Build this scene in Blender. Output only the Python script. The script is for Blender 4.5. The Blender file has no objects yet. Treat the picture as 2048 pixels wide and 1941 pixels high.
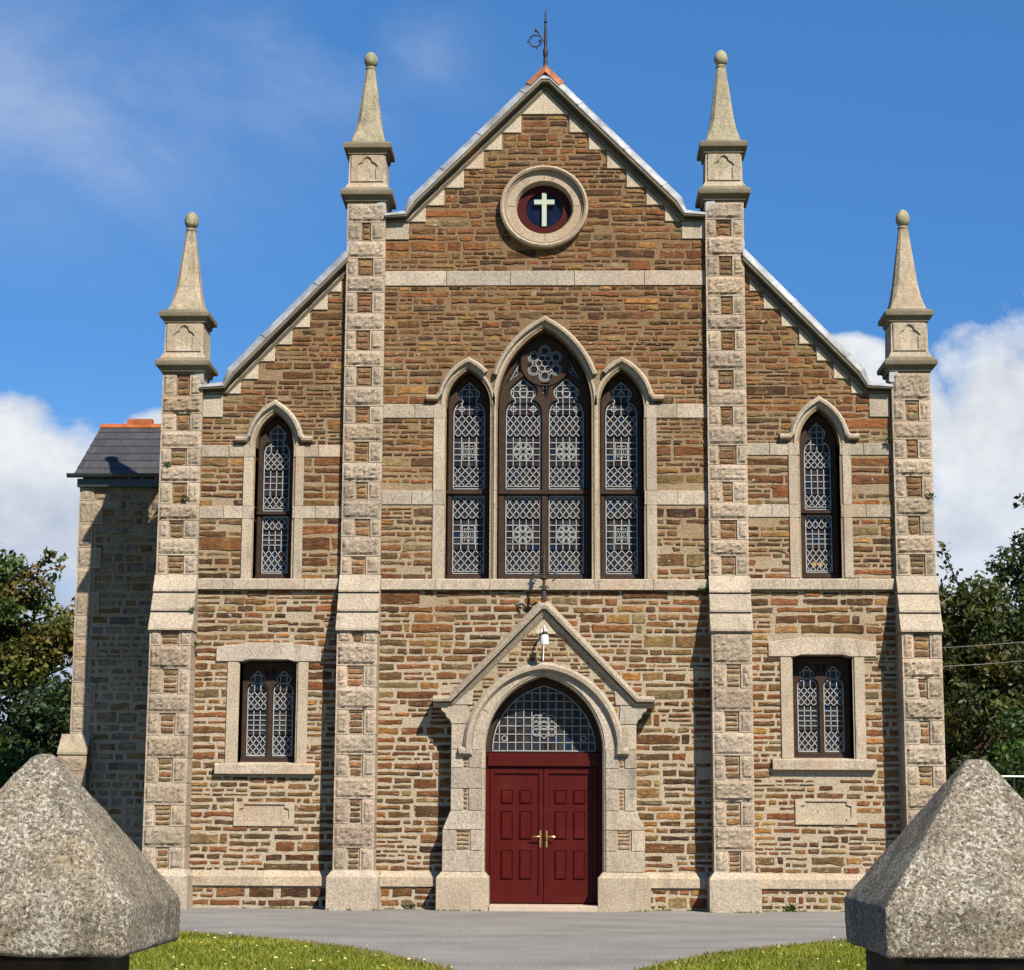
import bpy, bmesh, math, random
import numpy as np
from mathutils import Matrix, Vector, noise

R = math.radians
scene = bpy.context.scene
COL = scene.collection

# ------------------------------------------------------------------ camera
CAM_F, CAM_PITCH, CAM_YAW, CAM_ROLL = 3915.07 / 2048 * 36.0, 0.1629, -0.0271, 0.0049
CAM_LOC = Vector((0.3149, -30.5611, 1.5501))
cam_data = bpy.data.cameras.new("camera")
cam_data.sensor_width = 36.0
cam_data.sensor_fit = 'HORIZONTAL'
cam_data.lens = CAM_F
cam_data.clip_start = 0.1
cam_data.clip_end = 5000.0
cam = bpy.data.objects.new("camera", cam_data)
COL.objects.link(cam)
_fw = Vector((math.sin(CAM_YAW) * math.cos(CAM_PITCH), math.cos(CAM_YAW) * math.cos(CAM_PITCH), math.sin(CAM_PITCH)))
_r = Vector((math.cos(CAM_YAW), -math.sin(CAM_YAW), 0.0))
_u = _r.cross(_fw)
_r2 = _r * math.cos(CAM_ROLL) + _u * math.sin(CAM_ROLL)
_u2 = -_r * math.sin(CAM_ROLL) + _u * math.cos(CAM_ROLL)
_m = Matrix((_r2, _u2, -_fw)).transposed().to_4x4()
_m.translation = CAM_LOC
cam.matrix_world = _m
scene.camera = cam

# ------------------------------------------------------------------ light, sky, exposure
SUN_VEC = Vector((0.63, -1.0, 1.15)).normalized()          # towards the sun
SUN_EL = math.asin(SUN_VEC.z)
SUN_ROT = math.atan2(SUN_VEC.x, SUN_VEC.y)
scene.view_settings.view_transform = 'Standard'
scene.view_settings.look = 'None'
scene.view_settings.gamma = 1.0
scene.view_settings.exposure = 0.93

sun_data = bpy.data.lights.new("sun", 'SUN')
sun_data.energy = 5.0
sun_data.angle = R(0.5)
sun_data.color = (1.0, 0.92, 0.80)
sun = bpy.data.objects.new("sun", sun_data)
COL.objects.link(sun)
sun.rotation_euler = SUN_VEC.to_track_quat('Z', 'Y').to_euler()
sun.location = SUN_VEC * 60

world = bpy.data.worlds.new("World")
scene.world = world
world.use_nodes = True


class NT:
    """small helper to write node trees"""
    def __init__(self, tree):
        self.t = tree
        self.n = tree.nodes
        self.l = tree.links

    def add(self, typ, **kw):
        nd = self.n.new(typ)
        for k, v in kw.items():
            setattr(nd, k, v)
        return nd

    def link(self, a, b):
        self.l.new(a, b)

    def val(self, sock, v):
        if isinstance(v, bpy.types.NodeSocket):
            self.l.new(v, sock)
        else:
            if hasattr(sock, "default_value"):
                try:
                    n = len(sock.default_value)
                    if isinstance(v, (int, float)):
                        v = (v,) * n
                    elif len(v) == 3 and n == 4:
                        v = tuple(v) + (1.0,)
                except TypeError:
                    pass
                sock.default_value = v

    def math(self, op, a, b=0.0, c=None, clamp=False):
        nd = self.add('ShaderNodeMath', operation=op, use_clamp=clamp)
        self.val(nd.inputs[0], a)
        self.val(nd.inputs[1], b)
        if c is not None:
            self.val(nd.inputs[2], c)
        return nd.outputs[0]

    def noise(self, vec, scale, detail=4.0, rough=0.5, dist=0.0):
        nd = self.add('ShaderNodeTexNoise')
        if vec is not None:
            self.link(vec, nd.inputs['Vector'])
        nd.inputs['Scale'].default_value = scale
        nd.inputs['Detail'].default_value = detail
        nd.inputs['Roughness'].default_value = rough
        nd.inputs['Distortion'].default_value = dist
        return nd

    def ramp(self, fac, stops, interp='LINEAR'):
        nd = self.add('ShaderNodeValToRGB')
        nd.color_ramp.interpolation = interp
        e = nd.color_ramp.elements
        while len(e) < len(stops):
            e.new(0.5)
        for k, (p, c) in enumerate(stops):
            e[k].position = p
            if isinstance(c, (int, float)):
                c = (c, c, c)
            e[k].color = tuple(c[:3]) + (1.0,)
        self.link(fac, nd.inputs[0])
        return nd.outputs[0]

    def mix(self, fac, a, b, mode='MIX'):
        nd = self.add('ShaderNodeMix', data_type='RGBA', blend_type=mode)
        self.val(nd.inputs[0], fac)
        self.val(nd.inputs[6], a)
        self.val(nd.inputs[7], b)
        return nd.outputs[2]

    def mapping(self, vec, scale=(1, 1, 1), loc=(0, 0, 0), rot=(0, 0, 0)):
        nd = self.add('ShaderNodeMapping')
        self.link(vec, nd.inputs[0])
        nd.inputs['Location'].default_value = loc
        nd.inputs['Rotation'].default_value = rot
        nd.inputs['Scale'].default_value = scale
        return nd.outputs[0]


# --- sky: Nishita with clouds placed by world direction
w = NT(world.node_tree)
for nd in list(w.n):
    w.n.remove(nd)
w_out = w.add('ShaderNodeOutputWorld')
w_bg = w.add('ShaderNodeBackground')
w.link(w_bg.outputs[0], w_out.inputs[0])
sky = w.add('ShaderNodeTexSky', sky_type='NISHITA')
sky.sun_disc = False
sky.sun_elevation = SUN_EL
sky.sun_rotation = SUN_ROT
sky.altitude = 0.0
sky.air_density = 1.0
sky.dust_density = 0.05
sky.ozone_density = 4.0
tc = w.add('ShaderNodeTexCoord')
dirv = tc.outputs['Generated']
sep = w.add('ShaderNodeSeparateXYZ')
w.link(dirv, sep.inputs[0])


def blob(dx, dz, sx, sz):
    """soft bump around the world direction (dx, 1, dz)"""
    v = Vector((dx, 1.0, dz)).normalized()
    a = w.math('MULTIPLY', w.math('SUBTRACT', sep.outputs['X'], v.x), 1.0 / sx)
    b = w.math('MULTIPLY', w.math('SUBTRACT', sep.outputs['Z'], v.z), 1.0 / sz)
    d = w.math('ADD', w.math('MULTIPLY', a, a), w.math('MULTIPLY', b, b))
    front = w.math('GREATER_THAN', sep.outputs['Y'], 0.0)
    return w.math('MULTIPLY', w.math('POWER', 2.71828, w.math('MULTIPLY', d, -1.0)), front)


cn = w.noise(w.mapping(dirv, (1, 1, 1.4)), 11.0, 10.0, 0.60, 0.15)
cn2 = w.noise(w.mapping(dirv, (1, 1, 2.2), (3.1, 1.7, 0.4)), 4.0, 7.0, 0.62, 0.5)
bumps = None
for b in ((0.265, 0.168, 0.085, 0.088), (0.20, 0.10, 0.08, 0.07), (0.145, 0.225, 0.028, 0.026), (0.175, 0.195, 0.03, 0.03), (0.30, 0.228, 0.04, 0.035),
          (-0.285, 0.150, 0.070, 0.058), (-0.21, 0.185, 0.022, 0.02), (-0.17, 0.195, 0.025, 0.022), (-0.25, 0.07, 0.10, 0.055)):
    o = blob(*b)
    bumps = o if bumps is None else w.math('MAXIMUM', bumps, o)
cm = w.math('ADD', w.math('MULTIPLY', w.math('SUBTRACT', cn.outputs['Fac'], 0.5), 1.15), bumps)
cum = w.ramp(cm, [(0.40, 0.0), (0.50, 0.60), (0.62, 1.0)])
# thin streaks high up, on the left
wisp_b = None
for b in ((-0.255, 0.375, 0.085, 0.055), (-0.15, 0.385, 0.07, 0.03), (-0.085, 0.40, 0.03, 0.018)):
    o = blob(*b)
    wisp_b = o if wisp_b is None else w.math('MAXIMUM', wisp_b, o)
wm = w.math('MULTIPLY', w.ramp(cn2.outputs['Fac'], [(0.34, 0.0), (0.85, 1.0)]), wisp_b)
wm = w.math('MULTIPLY', wm, 0.60)
mask = w.math('MAXIMUM', cum, wm, clamp=True)
shade = w.ramp(w.noise(w.mapping(dirv, (1, 1, 1.3), (0, 0, 0.02)), 16.0, 7.0, 0.6, 0.3).outputs['Fac'],
               [(0.30, (5.4, 5.9, 6.8)), (0.62, (8.6, 8.8, 9.0))])
elev = w.ramp(sep.outputs['Z'], [(0.05, (0.62, 0.72, 0.88)), (0.19, (1.0, 1.0, 1.0))])
cloudc = w.mix(1.0, shade, elev, 'MULTIPLY')
skyc = w.mix(1.0, sky.outputs[0], w.ramp(sep.outputs['Z'], [(0.02, (0.86, 0.96, 1.08)), (0.13, (0.58, 0.86, 1.12)), (0.24, (0.46, 0.85, 1.20)), (0.42, (0.58, 1.08, 1.46))]), 'MULTIPLY')
w.link(w.mix(mask, skyc, cloudc), w_bg.inputs['Color'])
w_bg.inputs['Strength'].default_value = 0.054


# ------------------------------------------------------------------ materials
def new_mat(name, rough=0.85, spec=0.3, metallic=0.0):
    m = bpy.data.materials.new(name)
    m.use_nodes = True
    t = NT(m.node_tree)
    p = t.n.get('Principled BSDF')
    p.inputs['Roughness'].default_value = rough
    p.inputs['Specular IOR Level'].default_value = spec
    p.inputs['Metallic'].default_value = metallic
    return m, t, p


def bump(t, p, height, strength, dist=0.01):
    b = t.add('ShaderNodeBump')
    b.inputs['Strength'].default_value = strength
    b.inputs['Distance'].default_value = dist
    t.link(height, b.inputs['Height'])
    t.link(b.outputs[0], p.inputs['Normal'])


def base(t, p, c, k=0.62):
    """base colour, brought down to the albedo the surface has in daylight"""
    t.link(t.mix(1.0, c, (k, k, k), 'MULTIPLY'), p.inputs['Base Color'])


def obj_co(t):
    return t.add('ShaderNodeTexCoord').outputs['Object']


def attr_col(t, name="col"):
    return t.add('ShaderNodeAttribute', attribute_name=name).outputs['Color']


def mat_rubble():
    m, t, p = new_mat("rubble_stone", 0.88, 0.25)
    co = obj_co(t)
    c = attr_col(t)
    st = t.noise(t.mapping(co, (2.6, 2.6, 10)), 3.4, 7, 0.68, 0.8)
    c = t.mix(1.0, c, t.ramp(st.outputs['Fac'], [(0.28, (0.38, 0.35, 0.33)), (0.48, (0.92, 0.88, 0.84)), (0.74, (1.62, 1.44, 1.18))]), 'MULTIPLY')
    fi = t.noise(t.mapping(co, (0.8, 1, 1.5)), 24, 6, 0.75)
    c = t.mix(1.0, c, t.ramp(fi.outputs['Fac'], [(0.32, 0.50), (0.52, 1.0), (0.72, 1.65)]), 'MULTIPLY')
    oc = t.noise(t.mapping(co, (0.7, 1, 1.8), (8, 8, 2)), 9.0, 6, 0.7, 0.5)
    c = t.mix(t.ramp(oc.outputs['Fac'], [(0.52, 0.0), (0.68, 0.5)]), c, (0.33, 0.19, 0.066))
    rust = t.noise(t.mapping(co, (1, 1, 1.7), (4, 2, 8)), 5.0, 4, 0.6)
    c = t.mix(t.ramp(rust.outputs['Fac'], [(0.56, 0.0), (0.70, 0.55)]), c, (0.25, 0.105, 0.030))
    li = t.noise(t.mapping(co, (1, 1, 1.4), (9, 3, 1)), 8.5, 3, 0.55)
    c = t.mix(t.ramp(li.outputs['Fac'], [(0.70, 0.0), (0.72, 0.85)]), c, (0.50, 0.46, 0.37))
    # broad weathering: paler and darker stretches of wall, runs of damp
    bw = t.noise(t.mapping(co, (1, 1, 0.6), (1, 4, 6)), 0.55, 4, 0.6)
    c = t.mix(1.0, c, t.ramp(bw.outputs['Fac'], [(0.30, (0.80, 0.78, 0.76)), (0.52, (1.05, 1.02, 1.0)), (0.72, (1.30, 1.22, 1.12))]), 'MULTIPLY')
    ru = t.noise(t.mapping(co, (4.5, 4.5, 0.30), (6, 2, 1)), 1.0, 5, 0.62, 0.3)
    c = t.mix(1.0, c, t.ramp(ru.outputs['Fac'], [(0.34, (0.66, 0.64, 0.62)), (0.50, (0.98, 0.98, 0.98)), (0.70, (1.10, 1.08, 1.04))]), 'MULTIPLY')
    # mortar smeared over the faces when the wall was pointed
    sm = t.noise(t.mapping(co, (1, 1, 2.6), (2, 9, 4)), 6.5, 7, 0.72, 0.4)
    c = t.mix(t.ramp(sm.outputs['Fac'], [(0.57, 0.0), (0.69, 0.55)]), c, mortar_colour(t, co))
    base(t, p, c)
    h = t.math('ADD', t.math('MULTIPLY', st.outputs['Fac'], 1.0), t.math('MULTIPLY', fi.outputs['Fac'], 0.5))
    bump(t, p, h, 0.75, 0.022)
    return m


def mortar_colour(t, co):
    big = t.noise(co, 0.9, 5, 0.6)
    z = t.add('ShaderNodeSeparateXYZ')
    t.link(co, z.inputs[0])
    hi = t.math('ADD', t.math('MULTIPLY', z.outputs['Z'], 0.11), t.math('MULTIPLY', t.math('SUBTRACT', big.outputs['Fac'], 0.5), 1.0))
    return t.ramp(hi, [(0.34, (0.57, 0.47, 0.335)), (0.64, (0.44, 0.33, 0.205)), (0.98, (0.30, 0.19, 0.10))])


def mat_mortar():
    m, t, p = new_mat("lime_mortar", 0.95, 0.15)
    co = obj_co(t)
    c = mortar_colour(t, co)
    fi = t.noise(co, 27, 6, 0.78)
    c = t.mix(1.0, c, t.ramp(fi.outputs['Fac'], [(0.32, 0.52), (0.5, 0.95), (0.70, 1.35)]), 'MULTIPLY')
    fk = t.noise(t.mapping(co, (0.55, 1, 1.9), (3, 1, 9)), 17, 5, 0.7, 0.3)
    c = t.mix(t.ramp(fk.outputs['Fac'], [(0.60, 0.0), (0.66, 0.75)]), c, (0.235, 0.145, 0.065))
    pale = t.noise(t.mapping(co, (1, 1, 1.5), (5, 5, 5)), 3.0, 4, 0.6)
    c = t.mix(t.ramp(pale.outputs['Fac'], [(0.60, 0.0), (0.72, 0.45)]), c, (0.56, 0.46, 0.32))
    base(t, p, c)
    bump(t, p, fi.outputs['Fac'], 0.9, 0.025)
    return m


def granite(name, a, b, speck=0.5, lichen=0.0, stain=0.4, bump_s=0.35, attr=False, moss=0.0):
    m, t, p = new_mat(name, 0.88, 0.25)
    co = obj_co(t)
    big = t.noise(co, 1.6, 5, 0.6)
    c = t.mix(t.ramp(big.outputs['Fac'], [(0.32, 0.0), (0.68, 1.0)]), a, b)
    if attr:
        c = t.mix(1.0, c, attr_col(t), 'MULTIPLY')
    fi = t.noise(co, 36, 5, 0.8)
    c = t.mix(1.0, c, t.ramp(fi.outputs['Fac'], [(0.30, 1.0 - speck), (0.5, 1.0), (0.68, 1.0 + speck * 0.8)]), 'MULTIPLY')
    st = t.noise(t.mapping(co, (3.2, 3.2, 0.8), (2, 7, 1)), 1.3, 6, 0.68, 0.4)
    c = t.mix(t.math('MULTIPLY', t.ramp(st.outputs['Fac'], [(0.55, 0.0), (0.75, 1.0)]), stain), c, (0.16, 0.135, 0.10))
    warm = t.noise(t.mapping(co, (1, 1, 1), (12, 7, 3)), 0.8, 4, 0.6)
    c = t.mix(t.ramp(warm.outputs['Fac'], [(0.56, 0.0), (0.74, 0.5)]), c, (0.50, 0.29, 0.17))
    soot = t.noise(t.mapping(co, (7.0, 7.0, 1.2), (5, 1, 7)), 1.1, 6, 0.7, 0.5)
    c = t.mix(t.ramp(soot.outputs['Fac'], [(0.57, 0.0), (0.72, 0.55)]), c, (0.20, 0.185, 0.145))
    if lichen > 0:
        li = t.noise(co, 7.0, 6, 0.72, 0.2)
        c = t.mix(t.math('MULTIPLY', t.ramp(li.outputs['Fac'], [(0.56, 0.0), (0.64, 1.0)]), lichen), c, (0.52, 0.50, 0.43))
    if moss > 0:
        mo = t.noise(t.mapping(co, (1, 1, 0.6), (3, 3, 3)), 4.0, 5, 0.7)
        c = t.mix(t.math('MULTIPLY', t.ramp(mo.outputs['Fac'], [(0.48, 0.0), (0.66, 1.0)]), moss), c, (0.15, 0.14, 0.055))
    base(t, p, c)
    h = t.math('ADD', t.math('MULTIPLY', fi.outputs['Fac'], 0.5), t.noise(co, 14, 5, 0.65).outputs['Fac'])
    bump(t, p, h, bump_s, 0.02)
    return m


def mat_flat(name, col, rough=0.6, spec=0.4, var=0.15, scale=6.0, metallic=0.0, bump_s=0.0):
    m, t, p = new_mat(name, rough, spec, metallic)
    co = obj_co(t)
    n = t.noise(co, scale, 5, 0.65)
    c = t.mix(1.0, col, t.ramp(n.outputs['Fac'], [(0.3, 1 - var), (0.7, 1 + var)]), 'MULTIPLY')
    base(t, p, c)
    if bump_s:
        bump(t, p, t.noise(co, scale * 6, 4, 0.6).outputs['Fac'], bump_s, 0.01)
    return m


def mat_door():
    m, t, p = new_mat("red_painted_door", 0.45, 0.13)
    co = obj_co(t)
    n = t.noise(t.mapping(co, (9, 9, 0.8)), 5.0, 5, 0.65)
    c = t.mix(1.0, (0.084, 0.0064, 0.0042), t.ramp(n.outputs['Fac'], [(0.3, 0.80), (0.7, 1.18)]), 'MULTIPLY')
    f = t.noise(co, 2.3, 5, 0.6)
    c = t.mix(t.ramp(f.outputs['Fac'], [(0.52, 0.0), (0.72, 0.45)]), c, (0.125, 0.022, 0.014))
    g = t.noise(t.mapping(co, (1, 1, 1), (4, 4, 4)), 30, 5, 0.8)
    c = t.mix(t.ramp(g.outputs['Fac'], [(0.68, 0.0), (0.74, 0.5)]), c, (0.05, 0.03, 0.02))
    base(t, p, c)
    bump(t, p, n.outputs['Fac'], 0.15, 0.01)
    return m


def mat_glass():
    m, t, p = new_mat("leaded_glass", 0.12, 0.10)
    co = obj_co(t)
    sc = t.mapping(co, (1 / 0.115, 1.0, 1 / 0.105))
    fl = t.add('ShaderNodeVectorMath', operation='FLOOR')
    t.link(sc, fl.inputs[0])
    wn = t.add('ShaderNodeTexWhiteNoise', noise_dimensions='3D')
    t.link(fl.outputs[0], wn.inputs['Vector'])
    c = t.ramp(wn.outputs['Value'], [(0.0, (0.020, 0.018, 0.018)), (0.25, (0.050, 0.046, 0.046)), (0.45, (0.040, 0.029, 0.031)), (0.66, (0.032, 0.034, 0.040)),
                                     (0.80, (0.012, 0.026, 0.065)), (0.87, (0.034, 0.031, 0.034)), (0.94, (0.040, 0.024, 0.022))], 'CONSTANT')
    base(t, p, c)
    n = t.noise(co, 9, 3, 0.5)
    bump(t, p, n.outputs['Fac'], 0.25, 0.02)
    return m


def mat_slate():
    m, t, p = new_mat("roof_slate", 0.62, 0.4)
    co = obj_co(t)
    c = attr_col(t)
    n = t.noise(co, 12, 5, 0.6)
    c = t.mix(1.0, c, t.ramp(n.outputs['Fac'], [(0.3, 0.8), (0.7, 1.2)]), 'MULTIPLY')
    base(t, p, c)
    return m


def mat_leaf(name, trans=0.25):
    m, t, p = new_mat(name, 0.55, 0.3)
    c = attr_col(t)
    base(t, p, c, 0.85)
    tr = t.add('ShaderNodeBsdfTranslucent')
    t.link(t.mix(1.0, c, (1.3, 1.5, 0.6), 'MULTIPLY'), tr.inputs['Color'])
    mx = t.add('ShaderNodeMixShader')
    mx.inputs[0].default_value = trans
    t.link(p.outputs[0], mx.inputs[1])
    t.link(tr.outputs[0], mx.inputs[2])
    t.link(mx.outputs[0], t.n.get('Material Output').inputs['Surface'])
    return m


def mat_asphalt():
    m, t, p = new_mat("asphalt", 0.9, 0.25)
    co = obj_co(t)
    big = t.noise(t.mapping(co, (0.5, 1, 1)), 1.2, 5, 0.6)
    fi = t.noise(co, 34, 4, 0.8)
    c = t.ramp(big.outputs['Fac'], [(0.32, (0.205, 0.196, 0.18)), (0.68, (0.315, 0.302, 0.275))])
    c = t.mix(1.0, c, t.ramp(fi.outputs['Fac'], [(0.28, 0.35), (0.5, 1.0), (0.68, 1.8)]), 'MULTIPLY')
    base(t, p, c)
    bump(t, p, fi.outputs['Fac'], 0.5, 0.015)
    return m


def mat_turf():
    m, t, p = new_mat("turf", 0.95, 0.1)
    co = obj_co(t)
    n = t.noise(co, 2.2, 6, 0.7)
    f = t.noise(co, 30, 4, 0.7)
    c = t.ramp(n.outputs['Fac'], [(0.3, (0.13, 0.165, 0.016)), (0.52, (0.21, 0.225, 0.022)), (0.75, (0.29, 0.25, 0.036))])
    c = t.mix(1.0, c, t.ramp(f.outputs['Fac'], [(0.3, 0.5), (0.7, 1.3)]), 'MULTIPLY')
    base(t, p, c)
    bump(t, p, f.outputs['Fac'], 0.8, 0.03)
    return m


def mat_cap():
    m, t, p = new_mat("lichened_granite", 0.92, 0.2)
    co = obj_co(t)
    big = t.noise(co, 4.0, 5, 0.65)
    c = t.ramp(big.outputs['Fac'], [(0.32, (0.22, 0.18, 0.125)), (0.55, (0.34, 0.285, 0.205)), (0.72, (0.40, 0.315, 0.19))])
    sp = t.noise(co, 62, 4, 0.78)
    c = t.mix(1.0, c, t.ramp(sp.outputs['Fac'], [(0.35, 0.18), (0.48, 0.95), (0.62, 1.7)]), 'MULTIPLY')
    area = t.noise(t.mapping(co, (1, 1, 1), (3, 8, 2)), 3.2, 4, 0.6)
    wl = t.noise(co, 72, 5, 0.76, 0.3)
    k = t.math('ADD', wl.outputs['Fac'], t.math('MULTIPLY', t.math('SUBTRACT', area.outputs['Fac'], 0.5), 0.32))
    c = t.mix(t.ramp(k, [(0.542, 0.0), (0.582, 0.9)]), c, (0.84, 0.80, 0.68))
    dk = t.noise(t.mapping(co, (3.0, 3.0, 1.1), (4, 6, 2)), 2.6, 6, 0.7, 0.6)
    c = t.mix(t.ramp(dk.outputs['Fac'], [(0.54, 0.0), (0.66, 0.6)]), c, (0.13, 0.115, 0.085))
    ms = t.noise(t.mapping(co, (1, 1, 1), (1, 9, 3)), 6.0, 5, 0.7)
    c = t.mix(t.ramp(ms.outputs['Fac'], [(0.60, 0.0), (0.70, 0.5)]), c, (0.22, 0.20, 0.075))
    rd = t.noise(t.mapping(co, (1, 1, 1), (7, 1, 5)), 48, 4, 0.7)
    c = t.mix(t.ramp(rd.outputs['Fac'], [(0.60, 0.0), (0.66, 0.55)]), c, (0.30, 0.19, 0.12))
    base(t, p, c)
    h = t.math('ADD', t.math('MULTIPLY', sp.outputs['Fac'], 0.7), t.math('MULTIPLY', wl.outputs['Fac'], 0.8))
    bump(t, p, h, 1.0, 0.02)
    return m


M = {
    'rubble': mat_rubble(),
    'mortar': mat_mortar(),
    'granite': granite("dressed_granite", (0.56, 0.475, 0.36), (0.43, 0.36, 0.275), 0.6, 0.22, 0.72, 0.45, attr=True),
    'rock': granite("rock_faced_granite", (0.54, 0.435, 0.325), (0.41, 0.33, 0.245), 0.6, 0.18, 0.65, 0.95, attr=True),
    'weather': granite("weathered_granite", (0.45, 0.385, 0.285), (0.34, 0.295, 0.215), 0.55, 0.3, 0.95, 0.7, attr=True, moss=0.40),
    'coping': granite("coping_stone", (0.22, 0.185, 0.13), (0.15, 0.125, 0.088), 0.4, 0.12, 0.6, 0.4, attr=True, moss=0.35),
    'cap': mat_cap(),
    'lead': mat_flat("lead_sheet", (0.40, 0.41, 0.42), 0.45, 0.5, 0.45, 4.0),
    'wood': mat_flat("brown_painted_timber", (0.056, 0.034, 0.024), 0.6, 0.1, 0.25, 8.0),
    'red': mat_door(),
    'maroon': mat_flat("maroon_painted_frame", (0.070, 0.009, 0.007), 0.5, 0.1, 0.14, 3.0),
    'brass': mat_flat("brass", (0.78, 0.56, 0.22), 0.28, 0.5, 0.1, 5.0, metallic=0.85),
    'came': mat_flat("lead_came", (0.42, 0.42, 0.405), 0.6, 0.4, 0.25, 14.0),
    'glass': mat_glass(),
    'blueglass': mat_flat("dark_blue_glass", (0.008, 0.013, 0.035), 0.12, 0.15, 0.6, 5.0),
    'amber': mat_flat("amber_glass", (0.50, 0.24, 0.05), 0.3, 0.5, 0.3, 9.0),
    'cream': mat_flat("cream_paint", (0.50, 0.56, 0.43), 0.5, 0.4, 0.06, 5.0),
    'white': mat_flat("white_enamel", (0.78, 0.79, 0.78), 0.4, 0.5, 0.06, 5.0),
    'iron': mat_flat("wrought_iron", (0.022, 0.02, 0.022), 0.6, 0.4, 0.4, 9.0),
    'rust_iron': mat_flat("rusting_iron", (0.050, 0.042, 0.032), 0.75, 0.3, 0.5, 12.0),
    'slate': mat_slate(),
    'terracotta': mat_flat("terracotta", (0.42, 0.115, 0.034), 0.8, 0.3, 0.45, 5.0, bump_s=0.3),
    'old_terracotta': mat_flat("weathered_terracotta", (0.38, 0.155, 0.075), 0.85, 0.2, 0.5, 7.0, bump_s=0.3),
    'shaft': mat_flat("shade_darkened_stone", (0.075, 0.060, 0.042), 0.95, 0.1, 0.5, 9.0, bump_s=0.6),  # gatepost shaft: shade under the cap is put into this dark colour
    'gutter': mat_flat("dark_green_gutter", (0.030, 0.045, 0.040), 0.4, 0.5, 0.2, 5.0),
    'leaf': mat_leaf("tree_leaves"),
    'bark': mat_flat("bark", (0.075, 0.055, 0.040), 0.95, 0.1, 0.45, 7.0, bump_s=0.6),
    'asphalt': mat_asphalt(),
    'turf': mat_turf(),
    'step': mat_flat("pale_granite_step", (0.60, 0.47, 0.36), 0.85, 0.25, 0.14, 20.0, bump_s=0.2),
    'field': mat_flat("meadow_ground", (0.08, 0.10, 0.03), 0.95, 0.1, 0.4, 0.4),
    'cable': mat_flat("grey_cable", (0.20, 0.20, 0.18), 0.6, 0.3, 0.1, 3.0),
}


# ------------------------------------------------------------------ mesh helpers
class MB:
    """collects faces of several materials, built as ONE mesh object"""
    def __init__(self):
        self.v, self.f, self.m, self.c, self.mats = [], [], [], [], []

    def mi(self, key):
        if key not in self.mats:
            self.mats.append(key)
        return self.mats.index(key)

    def face(self, pts, mat, col=(1, 1, 1)):
        s = len(self.v)
        self.v.extend([tuple(p) for p in pts])
        self.f.append(tuple(range(s, s + len(pts))))
        self.m.append(self.mi(mat))
        self.c.append(col)

    def block(self, verts, faces, mat, col=(1, 1, 1)):
        s = len(self.v)
        self.v.extend([tuple(p) for p in verts])
        k = self.mi(mat)
        for f in faces:
            self.f.append(tuple(i + s for i in f))
            self.m.append(k)
            self.c.append(col)

    def build(self, name, parent=None, smooth=None, weld=False, recalc=True):
        me = bpy.data.meshes.new(name)
        me.from_pydata(self.v, [], self.f)
        for k in self.mats:
            me.materials.append(M[k])
        me.polygons.foreach_set('material_index', self.m)
        at = me.color_attributes.new("col", 'FLOAT_COLOR', 'CORNER')
        buf = []
        for f, c in zip(self.f, self.c):
            buf.extend((c[0], c[1], c[2], 1.0) * len(f))
        at.data.foreach_set('color', buf)
        if weld or recalc:
            bm = bmesh.new()
            bm.from_mesh(me)
            if weld:
                bmesh.ops.remove_doubles(bm, verts=bm.verts, dist=0.0004)
            bmesh.ops.recalc_face_normals(bm, faces=bm.faces)
            bm.to_mesh(me)
            bm.free()
        if smooth is not None:
            me.shade_smooth()
            me.set_sharp_from_angle(angle=R(smooth))
        o = bpy.data.objects.new(name, me)
        COL.objects.link(o)
        if parent is not None:
            o.parent = parent
        return o


def empty(name, loc=(0, 0, 0)):
    o = bpy.data.objects.new(name, None)
    o.location = loc
    o.empty_display_size = 0.3
    COL.objects.link(o)
    return o


def tag(o, label=None, cat=None, group=None, kind=None):
    if label:
        o['label'] = label
    if cat:
        o['category'] = cat
    if group:
        o['group'] = group
    if kind:
        o['kind'] = kind
    return o


def box(mb, x0, x1, y0, y1, z0, z1, mat, col=(1, 1, 1)):
    v = [(x, y, z) for z in (z0, z1) for y in (y0, y1) for x in (x0, x1)]
    mb.block(v, [(0, 2, 3, 1), (4, 5, 7, 6), (0, 1, 5, 4), (2, 6, 7, 3), (0, 4, 6, 2), (1, 3, 7, 5)], mat, col)


def poly_area(p):
    return 0.5 * sum(p[i][0] * p[(i + 1) % len(p)][1] - p[(i + 1) % len(p)][0] * p[i][1] for i in range(len(p)))


def inset(p, d):
    """mitred inset of a CCW polygon"""
    out = []
    n = len(p)
    for i in range(n):
        a, b, c = Vector(p[i - 1]), Vector(p[i]), Vector(p[(i + 1) % n])
        e1, e2 = (b - a), (c - b)
        if e1.length < 1e-9 or e2.length < 1e-9:
            out.append(tuple(b))
            continue
        e1.normalize(); e2.normalize()
        n1, n2 = Vector((-e1.y, e1.x)), Vector((-e2.y, e2.x))
        k = n1 + n2
        q = max(0.25, 1.0 + n1.dot(n2))
        out.append(tuple(b + k * (d / q)))
    return out


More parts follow.
